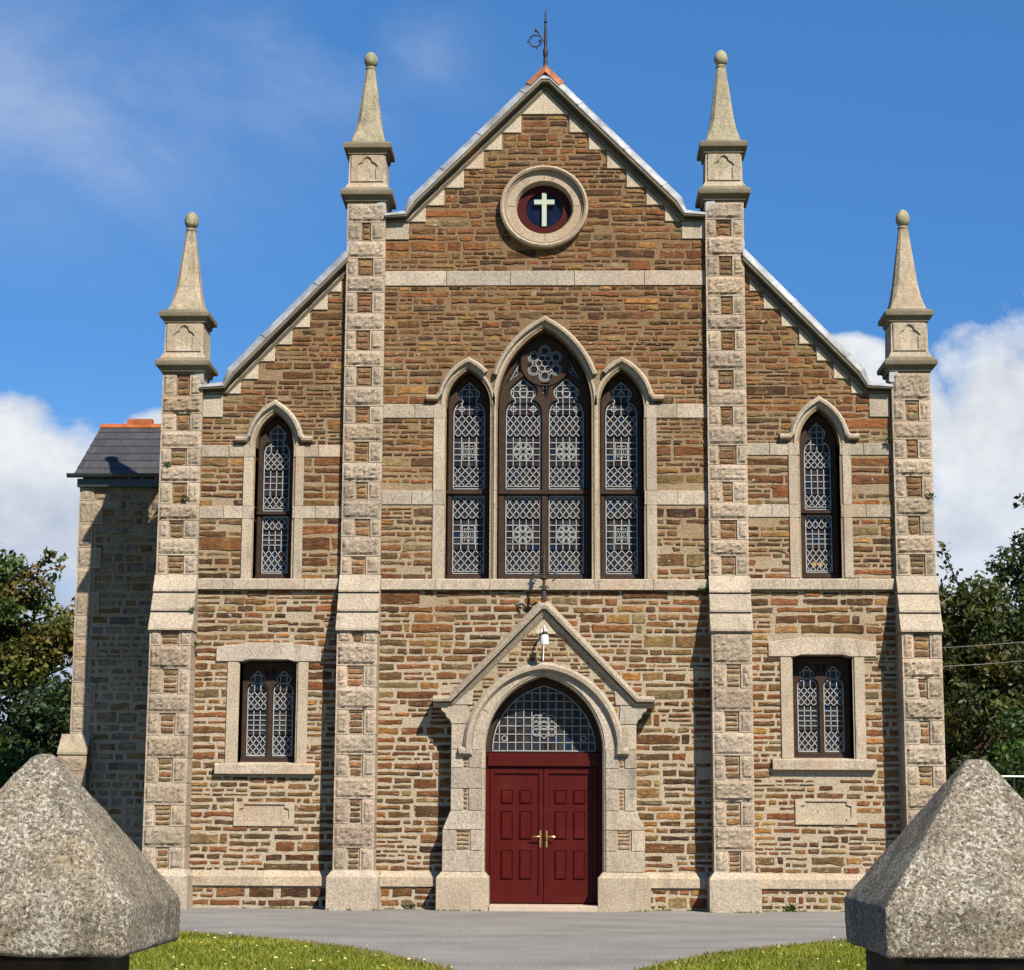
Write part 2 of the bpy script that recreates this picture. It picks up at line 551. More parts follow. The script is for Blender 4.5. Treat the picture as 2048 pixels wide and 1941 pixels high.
def ashlar(mb, poly, yf, depth, mat='granite', bev=0.007, col=None, gap=0.003):
    """dressed block: polygon in x,z with a chamfered front face at yf, running back by depth"""
    if len(poly) == 4 and not hasattr(poly[0], '__len__'):
        x0, x1, z0, z1 = poly
        poly = [(x0, z0), (x1, z0), (x1, z1), (x0, z1)]
    if poly_area(poly) < 0:
        poly = poly[::-1]
    if col is None:
        k = random.uniform(0.78, 1.14)
        col = (k * random.uniform(0.98, 1.04), k, k * random.uniform(0.95, 1.04))
    a = inset(poly, gap)
    b = inset(a, bev)
    n = len(a)
    v = [(x, yf + depth, z) for x, z in a] + [(x, yf + bev, z) for x, z in a] + [(x, yf, z) for x, z in b]
    f = [(i, (i + 1) % n, n + (i + 1) % n, n + i) for i in range(n)]
    f += [(n + i, n + (i + 1) % n, 2 * n + (i + 1) % n, 2 * n + i) for i in range(n)]
    f += [tuple(range(2 * n, 3 * n)), tuple(range(n))[::-1]]
    mb.block(v, f, mat, col)


def rock_block(mb, x0, x1, z0, z1, yf, depth, rough=0.03, mat='rock', margin=0.022):
    """rock-faced block with a narrow smooth margin round its rough face"""
    g = 0.004
    x0 += g; x1 -= g; z0 += g; z1 -= g
    k = random.uniform(0.84, 1.14)
    col = (k * random.uniform(0.98, 1.05), k, k * random.uniform(0.95, 1.03))
    nx = max(3, int((x1 - x0) / 0.04)); nz = max(3, int((z1 - z0) / 0.04))
    xs = [x0, x0 + margin] + [x0 + margin + (x1 - x0 - 2 * margin) * i / nx for i in range(1, nx)] + [x1 - margin, x1]
    zs = [z0, z0 + margin] + [z0 + margin + (z1 - z0 - 2 * margin) * i / nz for i in range(1, nz)] + [z1 - margin, z1]
    NX, NZ = len(xs), len(zs)
    sd = random.uniform(0, 99)
    v = []
    for j, z in enumerate(zs):
        for i, x in enumerate(xs):
            y = yf
            if 1 < i < NX - 2 and 1 < j < NZ - 2:
                y -= rough * (0.35 + 0.9 * abs(noise.noise(Vector((x * 9, z * 12, sd)))) + 0.55 * random.random())
            elif 0 < i < NX - 1 and 0 < j < NZ - 1:
                y -= rough * 0.12 * random.random()
            v.append((x + (random.uniform(-.006, .006) if 1 < i < NX - 2 else 0), y, z + (random.uniform(-.006, .006) if 1 < j < NZ - 2 else 0)))
    f = [(j * NX + i, j * NX + i + 1, (j + 1) * NX + i + 1, (j + 1) * NX + i) for j in range(NZ - 1) for i in range(NX - 1)]
    s = len(v)
    v += [(x0, yf + depth, z0), (x1, yf + depth, z0), (x1, yf + depth, z1), (x0, yf + depth, z1)]
    bot = [i for i in range(NX)]
    top = [(NZ - 1) * NX + i for i in range(NX)]
    lef = [j * NX for j in range(NZ)]
    rig = [j * NX + NX - 1 for j in range(NZ)]
    f.append(tuple(bot[::-1]) + (s, s + 1))
    f.append(tuple(top) + (s + 2, s + 3))
    f.append(tuple(lef) + (s + 3, s))
    f.append(tuple(rig[::-1]) + (s + 1, s + 2))
    f.append((s, s + 3, s + 2, s + 1))
    s0 = len(mb.c)
    mb.block(v, f, mat, col)
    q = 0
    for jj in range(NZ - 1):
        for ii in range(NX - 1):
            e_ = ii in (0, NX - 2) or jj in (0, NZ - 2)
            kk = 1.16 if e_ else random.uniform(0.80, 1.0)
            mb.c[s0 + q] = (col[0] * kk, col[1] * kk, col[2] * kk * (1.0 if e_ else 0.98))
            q += 1


PAL = [(0.225, 0.098, 0.036), (0.165, 0.080, 0.033), (0.285, 0.155, 0.050), (0.215, 0.150, 0.066), (0.110, 0.060, 0.032), (0.25, 0.195, 0.100),
       (0.245, 0.100, 0.036), (0.205, 0.120, 0.050), (0.33, 0.205, 0.080), (0.150, 0.105, 0.056)]
PAL_LOW = [0.16, 0.10, 0.17, 0.09, 0.05, 0.08, 0.15, 0.11, 0.08, 0.01]
PAL_HIGH = [0.21, 0.17, 0.14, 0.06, 0.12, 0.03, 0.14, 0.14, 0.03, 0.01]


STONE_SET = {'pal': None}


def stone_col(z):
    if STONE_SET['pal']:
        c = random.choice(STONE_SET['pal'])
        k = random.uniform(0.75, 1.2)
        return (c[0] * k, c[1] * k, c[2] * k)
    t = min(1.0, max(0.0, (z - 2.0) / 8.0))
    wts = [a * (1 - t) + b * t for a, b in zip(PAL_LOW, PAL_HIGH)]
    c = random.choices(PAL, wts)[0]
    k = random.uniform(0.50, 1.32)
    return (c[0] * k * random.uniform(0.92, 1.08), c[1] * k, c[2] * k * random.uniform(0.88, 1.12))


def stone(mb, x0, x1, z0, z1, y, relief, col=None):
    """one rubble stone: irregular outline, rounded arris, slightly tilted face"""
    wd, ht = x1 - x0, z1 - z0
    if wd < 0.03 or ht < 0.02:
        return
    j = min(0.018, ht * 0.16, wd * 0.12)
    ch = min(ht * 0.32, wd * 0.25, 0.028)
    pts = []
    for (cx, cz, sx, sz) in ((x0, z0, 1, 1), (x1, z0, -1, 1), (x1, z1, -1, -1), (x0, z1, 1, -1)):
        a = (cx + sx * ch * random.uniform(0.2, 1.1), cz + random.uniform(0, j) * sz)
        b = (cx + random.uniform(0, j) * sx, cz + sz * ch * random.uniform(0.3, 1.0))
        pts.extend([b, a] if (sx, sz) in ((1, 1), (-1, -1)) else [a, b])
    # extra points along long edges
    nmid = 1 if wd < 0.3 else 2
    out = []
    for i, p in enumerate(pts):
        out.append(p)
        q = pts[(i + 1) % len(pts)]
        if abs(q[0] - p[0]) > 0.10:
            for k in range(nmid):
                t = (k + 1) / (nmid + 1)
                out.append((p[0] + (q[0] - p[0]) * t, p[1] + (q[1] - p[1]) * t + random.uniform(-j, j) * 0.8))
    n = len(out)
    ins = inset(out, min(0.011, ht * 0.17))
    tx, tz = random.uniform(-0.02, 0.02), random.uniform(-0.10, 0.06)
    cx, cz = (x0 + x1) / 2, (z0 + z1) / 2
    v = [(x, y + 0.012, z) for x, z in out]
    for x, z in ins:
        v.append((x, y - relief + (x - cx) * tx + (z - cz) * tz + random.uniform(-0.003, 0.003), z))
    v.append((cx + random.uniform(-.2, .2) * wd, y - relief - random.uniform(0.0, 0.008), cz))
    f = [(i, (i + 1) % n, n + (i + 1) % n, n + i) for i in range(n)]
    f += [(n + i, n + (i + 1) % n, 2 * n) for i in range(n)]
    mb.block(v, f, 'rubble', col or stone_col(cz))


def lay_rubble(mb, free, z0, z1, y, hmin=0.065, hmax=0.15, gap=0.0125, relief=0.012, wmul=(1.7, 4.8)):
    """rubble brought to rough courses; free(za, zb) gives the x intervals open to stones"""
    z = z0
    mean = (hmin + hmax) / 2

    def row(xa, xb, za, zb, gp):
        h = zb - za
        x = xa
        while x < xb - 0.04:
            wd = min(max(max(h, 0.075) * random.uniform(*wmul) * random.choice((0.55, 1.0, 1.0, 1.2)), 0.11), 0.72)
            if x + wd > xb - 0.10:
                wd = xb - x
            g = gp * random.uniform(0.5, 1.3)
            e0, e1 = gp * random.uniform(0.3, 0.8), gp * random.uniform(0.3, 0.8)
            if random.random() > 0.025:
                stone(mb, x + g / 2, x + wd - g / 2, za + e0, zb - e1, y, relief * random.uniform(0.35, 1.4))
            x += wd

    while z < z1 - 0.02:
        H = mean * random.choice((1.0, 1.6, 2.0, 2.3, 2.6)) * random.uniform(0.85, 1.15)
        if z + H > z1 - mean * 0.7:
            H = z1 - z
        tt = min(1, max(0, (z - 1.5) / 7.0))
        gp = gap * (1.55 - 0.65 * tt)
        for a, b in free(z, z + H):
            x = a
            while x < b - 0.03:
                seg = random.uniform(0.35, 1.15)
                if x + seg > b - 0.28:
                    seg = b - x
                wob = 0.5 * gap * math.sin(x * 2.3 + z * 5)
                n = max(1, round(H / (mean * random.choice((0.7, 0.9, 1.0, 1.15, 1.4)))))
                ws = [random.uniform(0.6, 1.35) for _ in range(n)]
                tot = sum(ws)
                zc = z + wob
                for q in ws:
                    hh = H * q / tot
                    sh = random.uniform(-0.05, 0.05) if 0.02 < x - a else 0.0
                    row(x + (sh if sh > 0 else 0), min(b, x + seg + (sh if x + seg < b - 0.1 else 0)), zc, zc + hh, gp)
                    zc += hh
                x += seg
        z += H


def minus(base, cuts):
    """intervals of base without the cuts"""
    out = [base]
    for a, b in cuts:
        nxt = []
        for p, q in out:
            if b <= p or a >= q:
                nxt.append((p, q))
            else:
                if a > p:
                    nxt.append((p, a))
                if b < q:
                    nxt.append((b, q))
        out = nxt
    return [(p, q) for p, q in out if q - p > 0.05]


def slab(mb, outer, holes, y0, y1, mat, bev=0.0, col=(1, 1, 1)):
    """plate in the x,z plane from y0 (front) to y1 (back), with holes and bevelled arrises"""
    cu = bpy.data.curves.new("tmp", 'CURVE')
    cu.dimensions = '2D'
    cu.fill_mode = 'BOTH'
    cu.extrude = max(1e-4, (y1 - y0) / 2 - bev)
    cu.bevel_depth = bev
    cu.bevel_resolution = 0
    cu.offset = -bev
    for loop in [outer] + list(holes):
        sp = cu.splines.new('POLY')
        sp.points.add(len(loop) - 1)
        for p, (x, z) in zip(sp.points, loop):
            p.co = (x, z, 0, 1)
        sp.use_cyclic_u = True
    ob = bpy.data.objects.new("tmp", cu)
    COL.objects.link(ob)
    me = bpy.data.meshes.new_from_object(ob.evaluated_get(bpy.context.evaluated_depsgraph_get()))
    yc = (y0 + y1) / 2
    v = [(p.co.x, yc - p.co.z, p.co.y) for p in me.vertices]
    f = [tuple(q.vertices) for q in me.polygons]
    mb.block(v, f, mat, col)
    bpy.data.meshes.remove(me)
    bpy.data.objects.remove(ob)
    bpy.data.curves.remove(cu)


def sweep(mb, path, prof, mat, scales=None, closed=False, loop=True, col=(1, 1, 1), plumb=()):
    """profile (n, y) carried along a path in x,z; n points to the left of the walking direction"""
    n = len(path)
    rings = []
    for i in range(n):
        p = Vector(path[i])
        a = Vector(path[i - 1]) if (i > 0 or closed) else None
        b = Vector(path[(i + 1) % n]) if (i < n - 1 or closed) else None
        d1 = (p - a).normalized() if a is not None else None
        d2 = (b - p).normalized() if b is not None else None
        if d1 is None:
            d1 = d2
        if d2 is None:
            d2 = d1
        n1, n2 = Vector((-d1.y, d1.x)), Vector((-d2.y, d2.x))
        k = (n1 + n2) / max(0.3, 1 + n1.dot(n2))
        if i in plumb:                                       # end cut upright, against a wall
            k = Vector((0, 1 / max(0.2, n1.y)))
        s = scales[i] if scales else 1.0
        rings.append([(p.x + k.x * pn * s, py, p.y + k.y * pn * s) for pn, py in prof])
    m = len(prof)
    v = [q for r in rings for q in r]
    f = []
    for i in range(n if closed else n - 1):
        i2 = (i + 1) % n
        for j in range(m if loop else m - 1):
            j2 = (j + 1) % m
            f.append((i * m + j, i2 * m + j, i2 * m + j2, i * m + j2))
    if loop and not closed:
        f.append(tuple(range(m)))
        f.append(tuple(range((n - 1) * m, n * m))[::-1])
    mb.block(v, f, mat, col)


def tube(mb, pts, radii, mat, seg=8, col=(1, 1, 1)):
    pts = [Vector(p) for p in pts]
    if isinstance(radii, (int, float)):
        radii = [radii] * len(pts)
    rings = []
    up = Vector((0, 0, 1))
    for i, p in enumerate(pts):
        d = (pts[min(i + 1, len(pts) - 1)] - pts[max(i - 1, 0)]).normalized()
        ref = up if abs(d.dot(up)) < 0.95 else Vector((1, 0, 0))
        a = d.cross(ref).normalized()
        b = d.cross(a).normalized()
        rings.append([p + (a * math.cos(2 * math.pi * k / seg) + b * math.sin(2 * math.pi * k / seg)) * radii[i] for k in range(seg)])
    v = [tuple(q) for r in rings for q in r]
    f = [(i * seg + k, i * seg + (k + 1) % seg, (i + 1) * seg + (k + 1) % seg, (i + 1) * seg + k) for i in range(len(pts) - 1) for k in range(seg)]
    f.append(tuple(range(seg)))
    f.append(tuple(range((len(pts) - 1) * seg, len(pts) * seg))[::-1])
    mb.block(v, f, mat, col)


def lathe(mb, cx, cy, prof, mat, seg=20, col=(1, 1, 1)):
    v = []
    for r_, z in prof:
        v += [(cx + r_ * math.cos(2 * math.pi * k / seg), cy + r_ * math.sin(2 * math.pi * k / seg), z) for k in range(seg)]
    f = [(i * seg + k, i * seg + (k + 1) % seg, (i + 1) * seg + (k + 1) % seg, (i + 1) * seg + k) for i in range(len(prof) - 1) for k in range(seg)]
    f.append(tuple(range(seg))[::-1])
    f.append(tuple(range((len(prof) - 1) * seg, len(prof) * seg)))
    mb.block(v, f, mat, col)


def square_loft(mb, cx, cy, prof, mat, col=(1, 1, 1)):
    """stack of squares with cut corners: prof = (half width, corner cut share, z)"""
    v = []
    for h, c, z in prof:
        q = h * (1 - c)
        v += [(cx + a, cy + b, z) for a, b in ((-q, -h), (q, -h), (h, -q), (h, q), (q, h), (-q, h), (-h, q), (-h, -q))]
    f = [(i * 8 + k, i * 8 + (k + 1) % 8, (i + 1) * 8 + (k + 1) % 8, (i + 1) * 8 + k) for i in range(len(prof) - 1) for k in range(8)]
    f.append(tuple(range(8))[::-1])
    f.append(tuple(range((len(prof) - 1) * 8, len(prof) * 8)))
    mb.block(v, f, mat, col)


def arch(w_, zs, h, cx=0.0, n=14):
    """pointed arch from left springing to right springing"""
    xc = (h * h - w_ * w_) / (2 * w_)
    rad = xc + w_
    a1 = math.atan2(h, -xc)
    left = []
    for i in range(n + 1):
        a = math.pi + (a1 - math.pi) * i / n
        left.append((cx + xc + rad * math.cos(a), zs + rad * math.sin(a)))
    right = [(2 * cx - x, z) for x, z in left[:-1]][::-1]
    return left + right


def arch_poly(w_, z0, zs, h, cx=0.0, n=14):
    return [(cx + w_, z0)] + arch(w_, zs, h, cx, n)[::-1] + [(cx - w_, z0)]


def arch_half(w_, zs, h, z):
    """half width of a pointed-arch opening at height z (0 above its apex)"""
    if z <= zs:
        return w_
    xc = (h * h - w_ * w_) / (2 * w_)
    q = (xc + w_) ** 2 - (z - zs) ** 2
    return max(0.0, math.sqrt(q) - xc) if q > 0 else 0.0


def circle(cx, cz, rx, rz=None, n=40, start=0.0):
    rz = rz or rx
    return [(cx + rx * math.cos(start + 2 * math.pi * k / n), cz + rz * math.sin(start + 2 * math.pi * k / n)) for k in range(n)]


def clip_seg(p, q, poly):
    """pieces of p-q inside a polygon"""
    ts = [0.0, 1.0]
    dx, dz = q[0] - p[0], q[1] - p[1]
    for i in range(len(poly)):
        a, b = poly[i], poly[(i + 1) % len(poly)]
        ex, ez = b[0] - a[0], b[1] - a[1]
        den = dx * ez - dz * ex
        if abs(den) < 1e-12:
            continue
        t = ((a[0] - p[0]) * ez - (a[1] - p[1]) * ex) / den
        s = ((a[0] - p[0]) * dz - (a[1] - p[1]) * dx) / den
        if 0 < t < 1 and 0 <= s <= 1:
            ts.append(t)
    ts.sort()
    out = []
    for a, b in zip(ts, ts[1:]):
        if b - a < 1e-4:
            continue
        m = (a + b) / 2
        if inside((p[0] + dx * m, p[1] + dz * m), poly):
            out.append(((p[0] + dx * a, p[1] + dz * a), (p[0] + dx * b, p[1] + dz * b)))
    return out


def inside(pt, poly):
    x, z = pt
    r = False
    for i in range(len(poly)):
        a, b = poly[i], poly[i - 1]
        if (a[1] > z) != (b[1] > z) and x < (b[0] - a[0]) * (z - a[1]) / (b[1] - a[1]) + a[0]:
            r = not r
    return r


def bar(mb, p, q, wd, y0, y1, mat):
    d = Vector((q[0] - p[0], q[1] - p[1]))
    if d.length < 0.004:
        return
    d.normalize()
    nx, nz = -d.y * wd / 2, d.x * wd / 2
    c = [(p[0] + nx, p[1] + nz), (p[0] - nx, p[1] - nz), (q[0] - nx, q[1] - nz), (q[0] + nx, q[1] + nz)]
    v = [(x, y0, z) for x, z in c] + [(x, y1, z) for x, z in c]
    mb.block(v, [(0, 1, 2, 3), (0, 4, 5, 1), (1, 5, 6, 2), (2, 6, 7, 3), (3, 7, 4, 0)], mat)


CAME = 0.0125


def line(mb, p, q, poly, y, wd=CAME):
    for a, b in clip_seg(p, q, poly):
        bar(mb, a, b, wd, y, y + 0.012, 'came')


def ring_came(mb, cx, cz, r, poly, y, n=16, wd=CAME, rz=None):
    c = circle(cx, cz, r, rz, n)
    for i in range(n):
        line(mb, c[i], c[(i + 1) % n], poly, y, wd)


def leads(mb, poly, x0, x1, zones, y, outline=True):
    """leading of one light. zones: (z0, z1, kind, columns, rows)"""
    if outline:
        for i in range(len(poly)):
            bar(mb, poly[i], poly[(i + 1) % len(poly)], CAME * 1.15, y - 0.002, y + 0.012, 'came')
    for z0, z1, kind, nc, nr in zones:
        zone = [(x0, z0), (x1, z0), (x1, z1), (x0, z1)]
        px, pz = (x1 - x0) / nc, (z1 - z0) / nr
        line(mb, (x0, z0), (x1, z0), poly, y)
        line(mb, (x0, z1), (x1, z1), poly, y)
        if kind == 'd':
            m = pz / px
            for k in range(-int(nr) - 2, nc + int(nr) + 3):
                for sgn in (1, -1):
                    xa = x0 + (k + 0.5) * px
                    xb = xa + sgn * (z1 - z0) / m
                    for a, b in clip_seg((xa, z0), (xb, z1), zone):
                        line(mb, a, b, poly, y)
        else:
            for k in range(1, nc):
                line(mb, (x0 + k * px, z0), (x0 + k * px, z1), poly, y)
            for k in range(1, int(nr)):
                line(mb, (x0, z0 + k * pz), (x1, z0 + k * pz), poly, y)


# ------------------------------------------------------------------ ground
def sheet(name, pts, z, mat):
    mb = MB()
    mb.face([(x, y, z) for x, y in pts], mat)
    return mb.build(name, recalc=False)


random.seed(7)
tag(sheet("ground", [(-900, -300), (900, -300), (900, 1500), (-900, 1500)], -0.02, 'field'), kind='structure')
tag(sheet("forecourt", [(-16, -60), (16, -60), (16, 14), (-16, 14)], 0.0, 'asphalt'), kind='structure')

# ------------------------------------------------------------------ the chapel
church = empty("church")
tag(church, "brown rubble stone chapel with granite dressings, four pinnacled buttresses and red double doors", "church")

# key levels of the west front (metres; facade in the plane y = 0)
GABLE_APEX = 13.09        # underside of the gable coping
AISLE0 = 10.02            # underside of the aisle coping at |x| = 3.18, falling 1.05 per metre
KNEEL_M, KNEEL_A = 10.87, 8.04


def aisle_z(ax):
    return AISLE0 - 1.05 * (ax - 3.18)


TRI = [(0.0, 0.748, 7.86, 1.26), (-1.214, 0.348, 7.86, 0.585), (1.226, 0.348, 7.86, 0.585)]
LAN = [(-4.30, 0.305, 7.20, 0.545), (4.345, 0.315, 7.24, 0.56)]
REC = [(-4.312, 0.447, 2.20, 3.80), (4.320, 0.462, 2.30, 3.90)]
ROUND = (-0.015, 11.12)


# --- wall with its openings
def build_wall():
    mb = MB()
    kb = 3.18 + (AISLE0 - KNEEL_A) / 1.05
    outer = [(-5.95, -0.3), (5.95, -0.3), (5.95, KNEEL_A + .02), (kb, KNEEL_A + .02), (2.9, aisle_z(2.9)), (2.9, KNEEL_M + .02), (2.20, KNEEL_M + .02), (0, GABLE_APEX + .02),
             (-2.20, KNEEL_M + .02), (-2.9, KNEEL_M + .02), (-2.9, aisle_z(2.9)), (-kb, KNEEL_A + .02), (-5.95, KNEEL_A + .02)]
    holes = [arch_poly(w_, 5.08, zs, h, cx) for cx, w_, zs, h in TRI + LAN]
    holes += [[(cx - w_, z0), (cx + w_, z0), (cx + w_, z1), (cx - w_, z1)] for cx, w_, z0, z1 in REC]
    holes.append(circle(ROUND[0], ROUND[1], 0.47))
    holes.append(arch_poly(0.91, 0.0, 2.40, 1.15))
    slab(mb, outer, holes, 0.0, 0.45, 'mortar')

    def cuts(za, zb):
        zm = (za + zb) / 2
        c = []
        for s in (-1, 1):
            for a, b in ((2.60, 3.17), (5.48, 6.2)):
                c.append((a, b) if s > 0 else (-b, -a))
        for cx, w_, zs, h in TRI + LAN:
            if za > 4.88 and zm < zs + h + 0.14:
                hw = max(arch_half(w_ + 0.13, zs, h + 0.15, z) for z in (za, zm))
                if zm < zs:
                    hw = w_ + 0.13
                c.append((cx - hw, cx + hw))
        for cx, w_, z0, z1 in REC:
            if zb > z0 - 0.05 and za < z1:
                c.append((cx - w_ - .12, cx + w_ + .12))
            elif z1 <= zm < z1 + 0.22:
                c.append((cx - w_ - .36, cx + w_ + .36))
            elif z0 - 0.18 < zm < z0:
                c.append((cx - w_ - .33, cx + w_ + .33))
        d = math.hypot(0, zm - ROUND[1])
        if d < 0.62:
            hw = math.sqrt(0.64 ** 2 - d * d) + 0.04
            c.append((ROUND[0] - hw, ROUND[0] + hw))
        # porch
        if zm < 3.1:
            c.append((-1.40 if zm > 1.3 else -1.52, 1.40 if zm > 1.3 else 1.52))
        elif zm < 4.55:
            hw = (4.55 - zm) / 1.056
            c.append((-hw, hw))
        # tablets
        for cx, zt in ((-4.32, 1.42), (4.327, 1.505)):
            if zt - 0.17 < zm < zt + 0.17:
                c.append((cx - 0.44, cx + 0.44))
        return c

    def bands(zm):
        if -0.1 < zm < 0.02 or 0.345 < zm < 0.56 or 4.91 < zm < 5.06:
            return True
        return False

    def free(za, zb):
        zm = (za + zb) / 2
        if zm > KNEEL_M + 0.02:
            lim = GABLE_APEX - zb - 0.02
        elif zm > aisle_z(3.18):
            lim = 2.75
        elif zm > KNEEL_A:
            lim = min(5.6, 3.18 + (AISLE0 - zb) / 1.05)
        else:
            lim = 5.6
        if bands(zm) or lim < 0.1:
            return []
        c = cuts(za, zb)
        if 9.83 < zm < 10.06:
            c.append((-2.7, 2.7))
        for z0, z1, xa, xb in ((7.66, 7.87, 1.55, 2.7), (6.26, 6.48, 1.55, 2.7), (7.03, 7.21, 3.1, 5.6), (6.04, 6.22, 3.1, 5.6)):
            if z0 < zm < z1:
                c += [(xa, xb), (-xb, -xa)]
        return minus((-lim, lim), c)

    # courses start afresh between the dressed bands
    for z0, z1, h0, h1 in ((-0.02, 0.345, 0.09, 0.15), (0.56, 1.25, 0.065, 0.14), (1.25, 2.0, 0.065, 0.14), (2.0, 3.0, 0.065, 0.14), (3.0, 4.0, 0.065, 0.14), (4.0, 4.91, 0.07, 0.15),
                           (5.06, 6.04, 0.07, 0.16), (6.04, 6.22, 0.08, 0.1), (6.22, 7.03, 0.065, 0.15), (7.03, 7.21, 0.08, 0.1), (7.21, 7.66, 0.06, 0.12), (7.66, 7.87, 0.06, 0.11),
                           (7.87, 8.9, 0.055, 0.125), (8.9, 9.83, 0.055, 0.13), (10.06, 11.2, 0.065, 0.14), (11.2, 12.95, 0.06, 0.135)):
        lay_rubble(mb, free, z0, z1, 0.0, h0 * 1.08, h1 * 1.12)
    return mb.build("wall", church)


build_wall()


# --- dressed courses that belong to the wall
def course(mb, xa, xb, z0, z1, yf, depth, unit, mat='granite'):
    n = max(1, round((xb - xa) / unit))
    xs = [xa]
    for k in range(1, n):
        xs.append(xa + (xb - xa) * k / n + random.uniform(-0.12, 0.12) * unit)
    xs.append(xb)
    for a, b in zip(xs, xs[1:]):
        ashlar(mb, (a, b, z0, z1), yf, depth, mat)


mb = MB()
course(mb, -2.58, 2.58, 9.82, 10.072, -0.022, 0.1, 0.95)
mb.build("string_course", church)

mb = MB()
def band(*a):
    mb = MB()
    course(mb, *a)
    mb.build("band_course", church)


for s in (-1, 1):
    for z0, z1 in ((7.65, 7.882), (6.254, 6.487)):
        a, b = 1.575, 2.58
        band(*((a, b) if s > 0 else (-b, -a)), z0, z1, -0.018, 0.1, 0.55)
    cx, w_, zs, h = LAN[0 if s < 0 else 1]
    dz = 0.0 if s < 0 else 0.03
    for z0, z1 in ((7.02 + dz, 7.222 + dz), (6.03 + dz, 6.238 + dz)):
        band(3.18 if s > 0 else -5.48, cx - w_, z0, z1, -0.018, 0.1, 0.45)
        band(cx + w_, 5.48 if s > 0 else -3.18, z0, z1, -0.018, 0.1, 0.45)


def sill_profile(mb, xa, xb, zt, zb, yf, yback, unit):
    """moulded sill: sloping top, upright face, throated underside"""
    n = max(1, round((xb - xa) / unit))
    xs = [xa + (xb - xa) * k / n for k in range(n + 1)]
    for a, b in zip(xs, xs[1:]):
        k = random.uniform(0.9, 1.12)
        pr = [(yback, zt + 0.03), (yf + 0.02, zt - 0.012), (yf, zt - 0.03), (yf, zb), (yf + 0.03, zb - 0.0), (yback, zb + 0.01)]
        a += 0.003; b -= 0.003
        v = [(a, y, z) for y, z in pr] + [(b, y, z) for y, z in pr]
        m = len(pr)
        f = [(i, (i + 1) % m, m + (i + 1) % m, m + i) for i in range(m)] + [tuple(range(m)), tuple(range(m, 2 * m))[::-1]]
        mb.block(v, f, 'granite', (k, k * 0.985, k * 0.97))


mb = MB()
for xa, xb, zt, zb, un in ((-2.56, 2.56, 5.085, 4.905, 0.8), (-5.47, -3.2, 5.085, 4.905, 0.62), (3.2, 5.47, 5.10, 4.92, 0.62)):
    mb = MB()
    sill_profile(mb, xa, xb, zt, zb, -0.075, 0.38, un)
    mb.build("sill_course", church)

for a, b in ((-5.4, -3.2), (-2.5, -1.5), (1.5, 2.5), (3.2, 5.4)):
    mb = MB()
    n = max(1, round((b - a) / 1.1))
    for k in range(n):
        x0, x1 = a + (b - a) * k / n + 0.002, a + (b - a) * (k + 1) / n - 0.002
        pr = [(0.05, 0.575), (-0.025, 0.565), (-0.10, 0.475), (-0.10, 0.34), (0.05, 0.34)]
        kk = random.uniform(0.9, 1.1)
        v = [(x0, y, z) for y, z in pr] + [(x1, y, z) for y, z in pr]
        m = 5
        mb.block(v, [(i, (i + 1) % m, m + (i + 1) % m, m + i) for i in range(m)] + [tuple(range(m)), tuple(range(m, 2 * m))[::-1]], 'granite', (kk * 1.02, kk * 0.97, kk * 0.9))
    # rubble footing below the chamfer stands a little forward
    box(mb, a, b, -0.06, 0.05, -0.2, 0.338, 'mortar')
    lay_rubble(mb, lambda za, zb, a=a, b=b: [(a, b)], 0.02, 0.335, -0.06, 0.11, 0.16, wmul=(1.4, 3.4))
    mb.build("plinth", church)

# --- stepped granite teeth under the copings


def teeth(zs_list, line_x, s, e, y=-0.026):
    for z0, z1 in zip(zs_list, zs_list[1:]):
        xa, xb = line_x(z0) + 0.10, line_x(z1) + e
        ashlar(mb, [(s * xa, z0), (s * xb, z0), (s * xb, z1 - 0.005), (s * (xb + 0.06), z1 + 0.03)], y, 0.1, col=(1.2, 1.18, 1.14))


zz = [10.885, 11.158, 11.455, 11.773, 12.091, 12.386, 12.70]
mb = MB()
for s in (-1, 1):
    teeth(zz, lambda z: GABLE_APEX - z, s, 0.0)
ashlar(mb, [(-0.44, 12.70), (0.44, 12.70), (0.0, 13.14)], -0.026, 0.1, col=(1.2, 1.18, 1.14))
for s in (-1, 1):
    a, b = sorted((s * 2.58, s * 2.20))
    ashlar(mb, (a, b, 10.59, 10.88), -0.026, 0.1)
mb.build("gable_teeth", church)
zz = [8.045, 8.285, 8.574, 8.85, 9.135, 9.426, 9.72, 9.95]
for s in (-1, 1):
    mb = MB()
    a, b = sorted((s * 5.47, s * 5.14))
    ashlar(mb, (a, b, 7.665, 8.04), -0.026, 0.1)
    teeth(zz, lambda z: 3.18 + (AISLE0 - z) / 1.05, s, 0.03)
    mb.build("gable_teeth", church)

# --- copings with lead on top
STONE_PROF = [(0.0, 0.05), (0.0, -0.034), (0.022, -0.040), (0.030, -0.058), (0.058, -0.062), (0.062, -0.012), (0.112, -0.016), (0.114, -0.145), (0.120, -0.160), (0.165, -0.162), (0.17, -0.14), (0.18, 0.38), (0.0, 0.40)]
LEAD_PROF = [(0.182, 0.40), (0.168, -0.15), (0.166, -0.174), (0.186, -0.174), (0.24, -0.137), (0.288, -0.087), (0.300, -0.04), (0.295, 0.10), (0.26, 0.38)]


def densify(path, step=0.9):
    return path


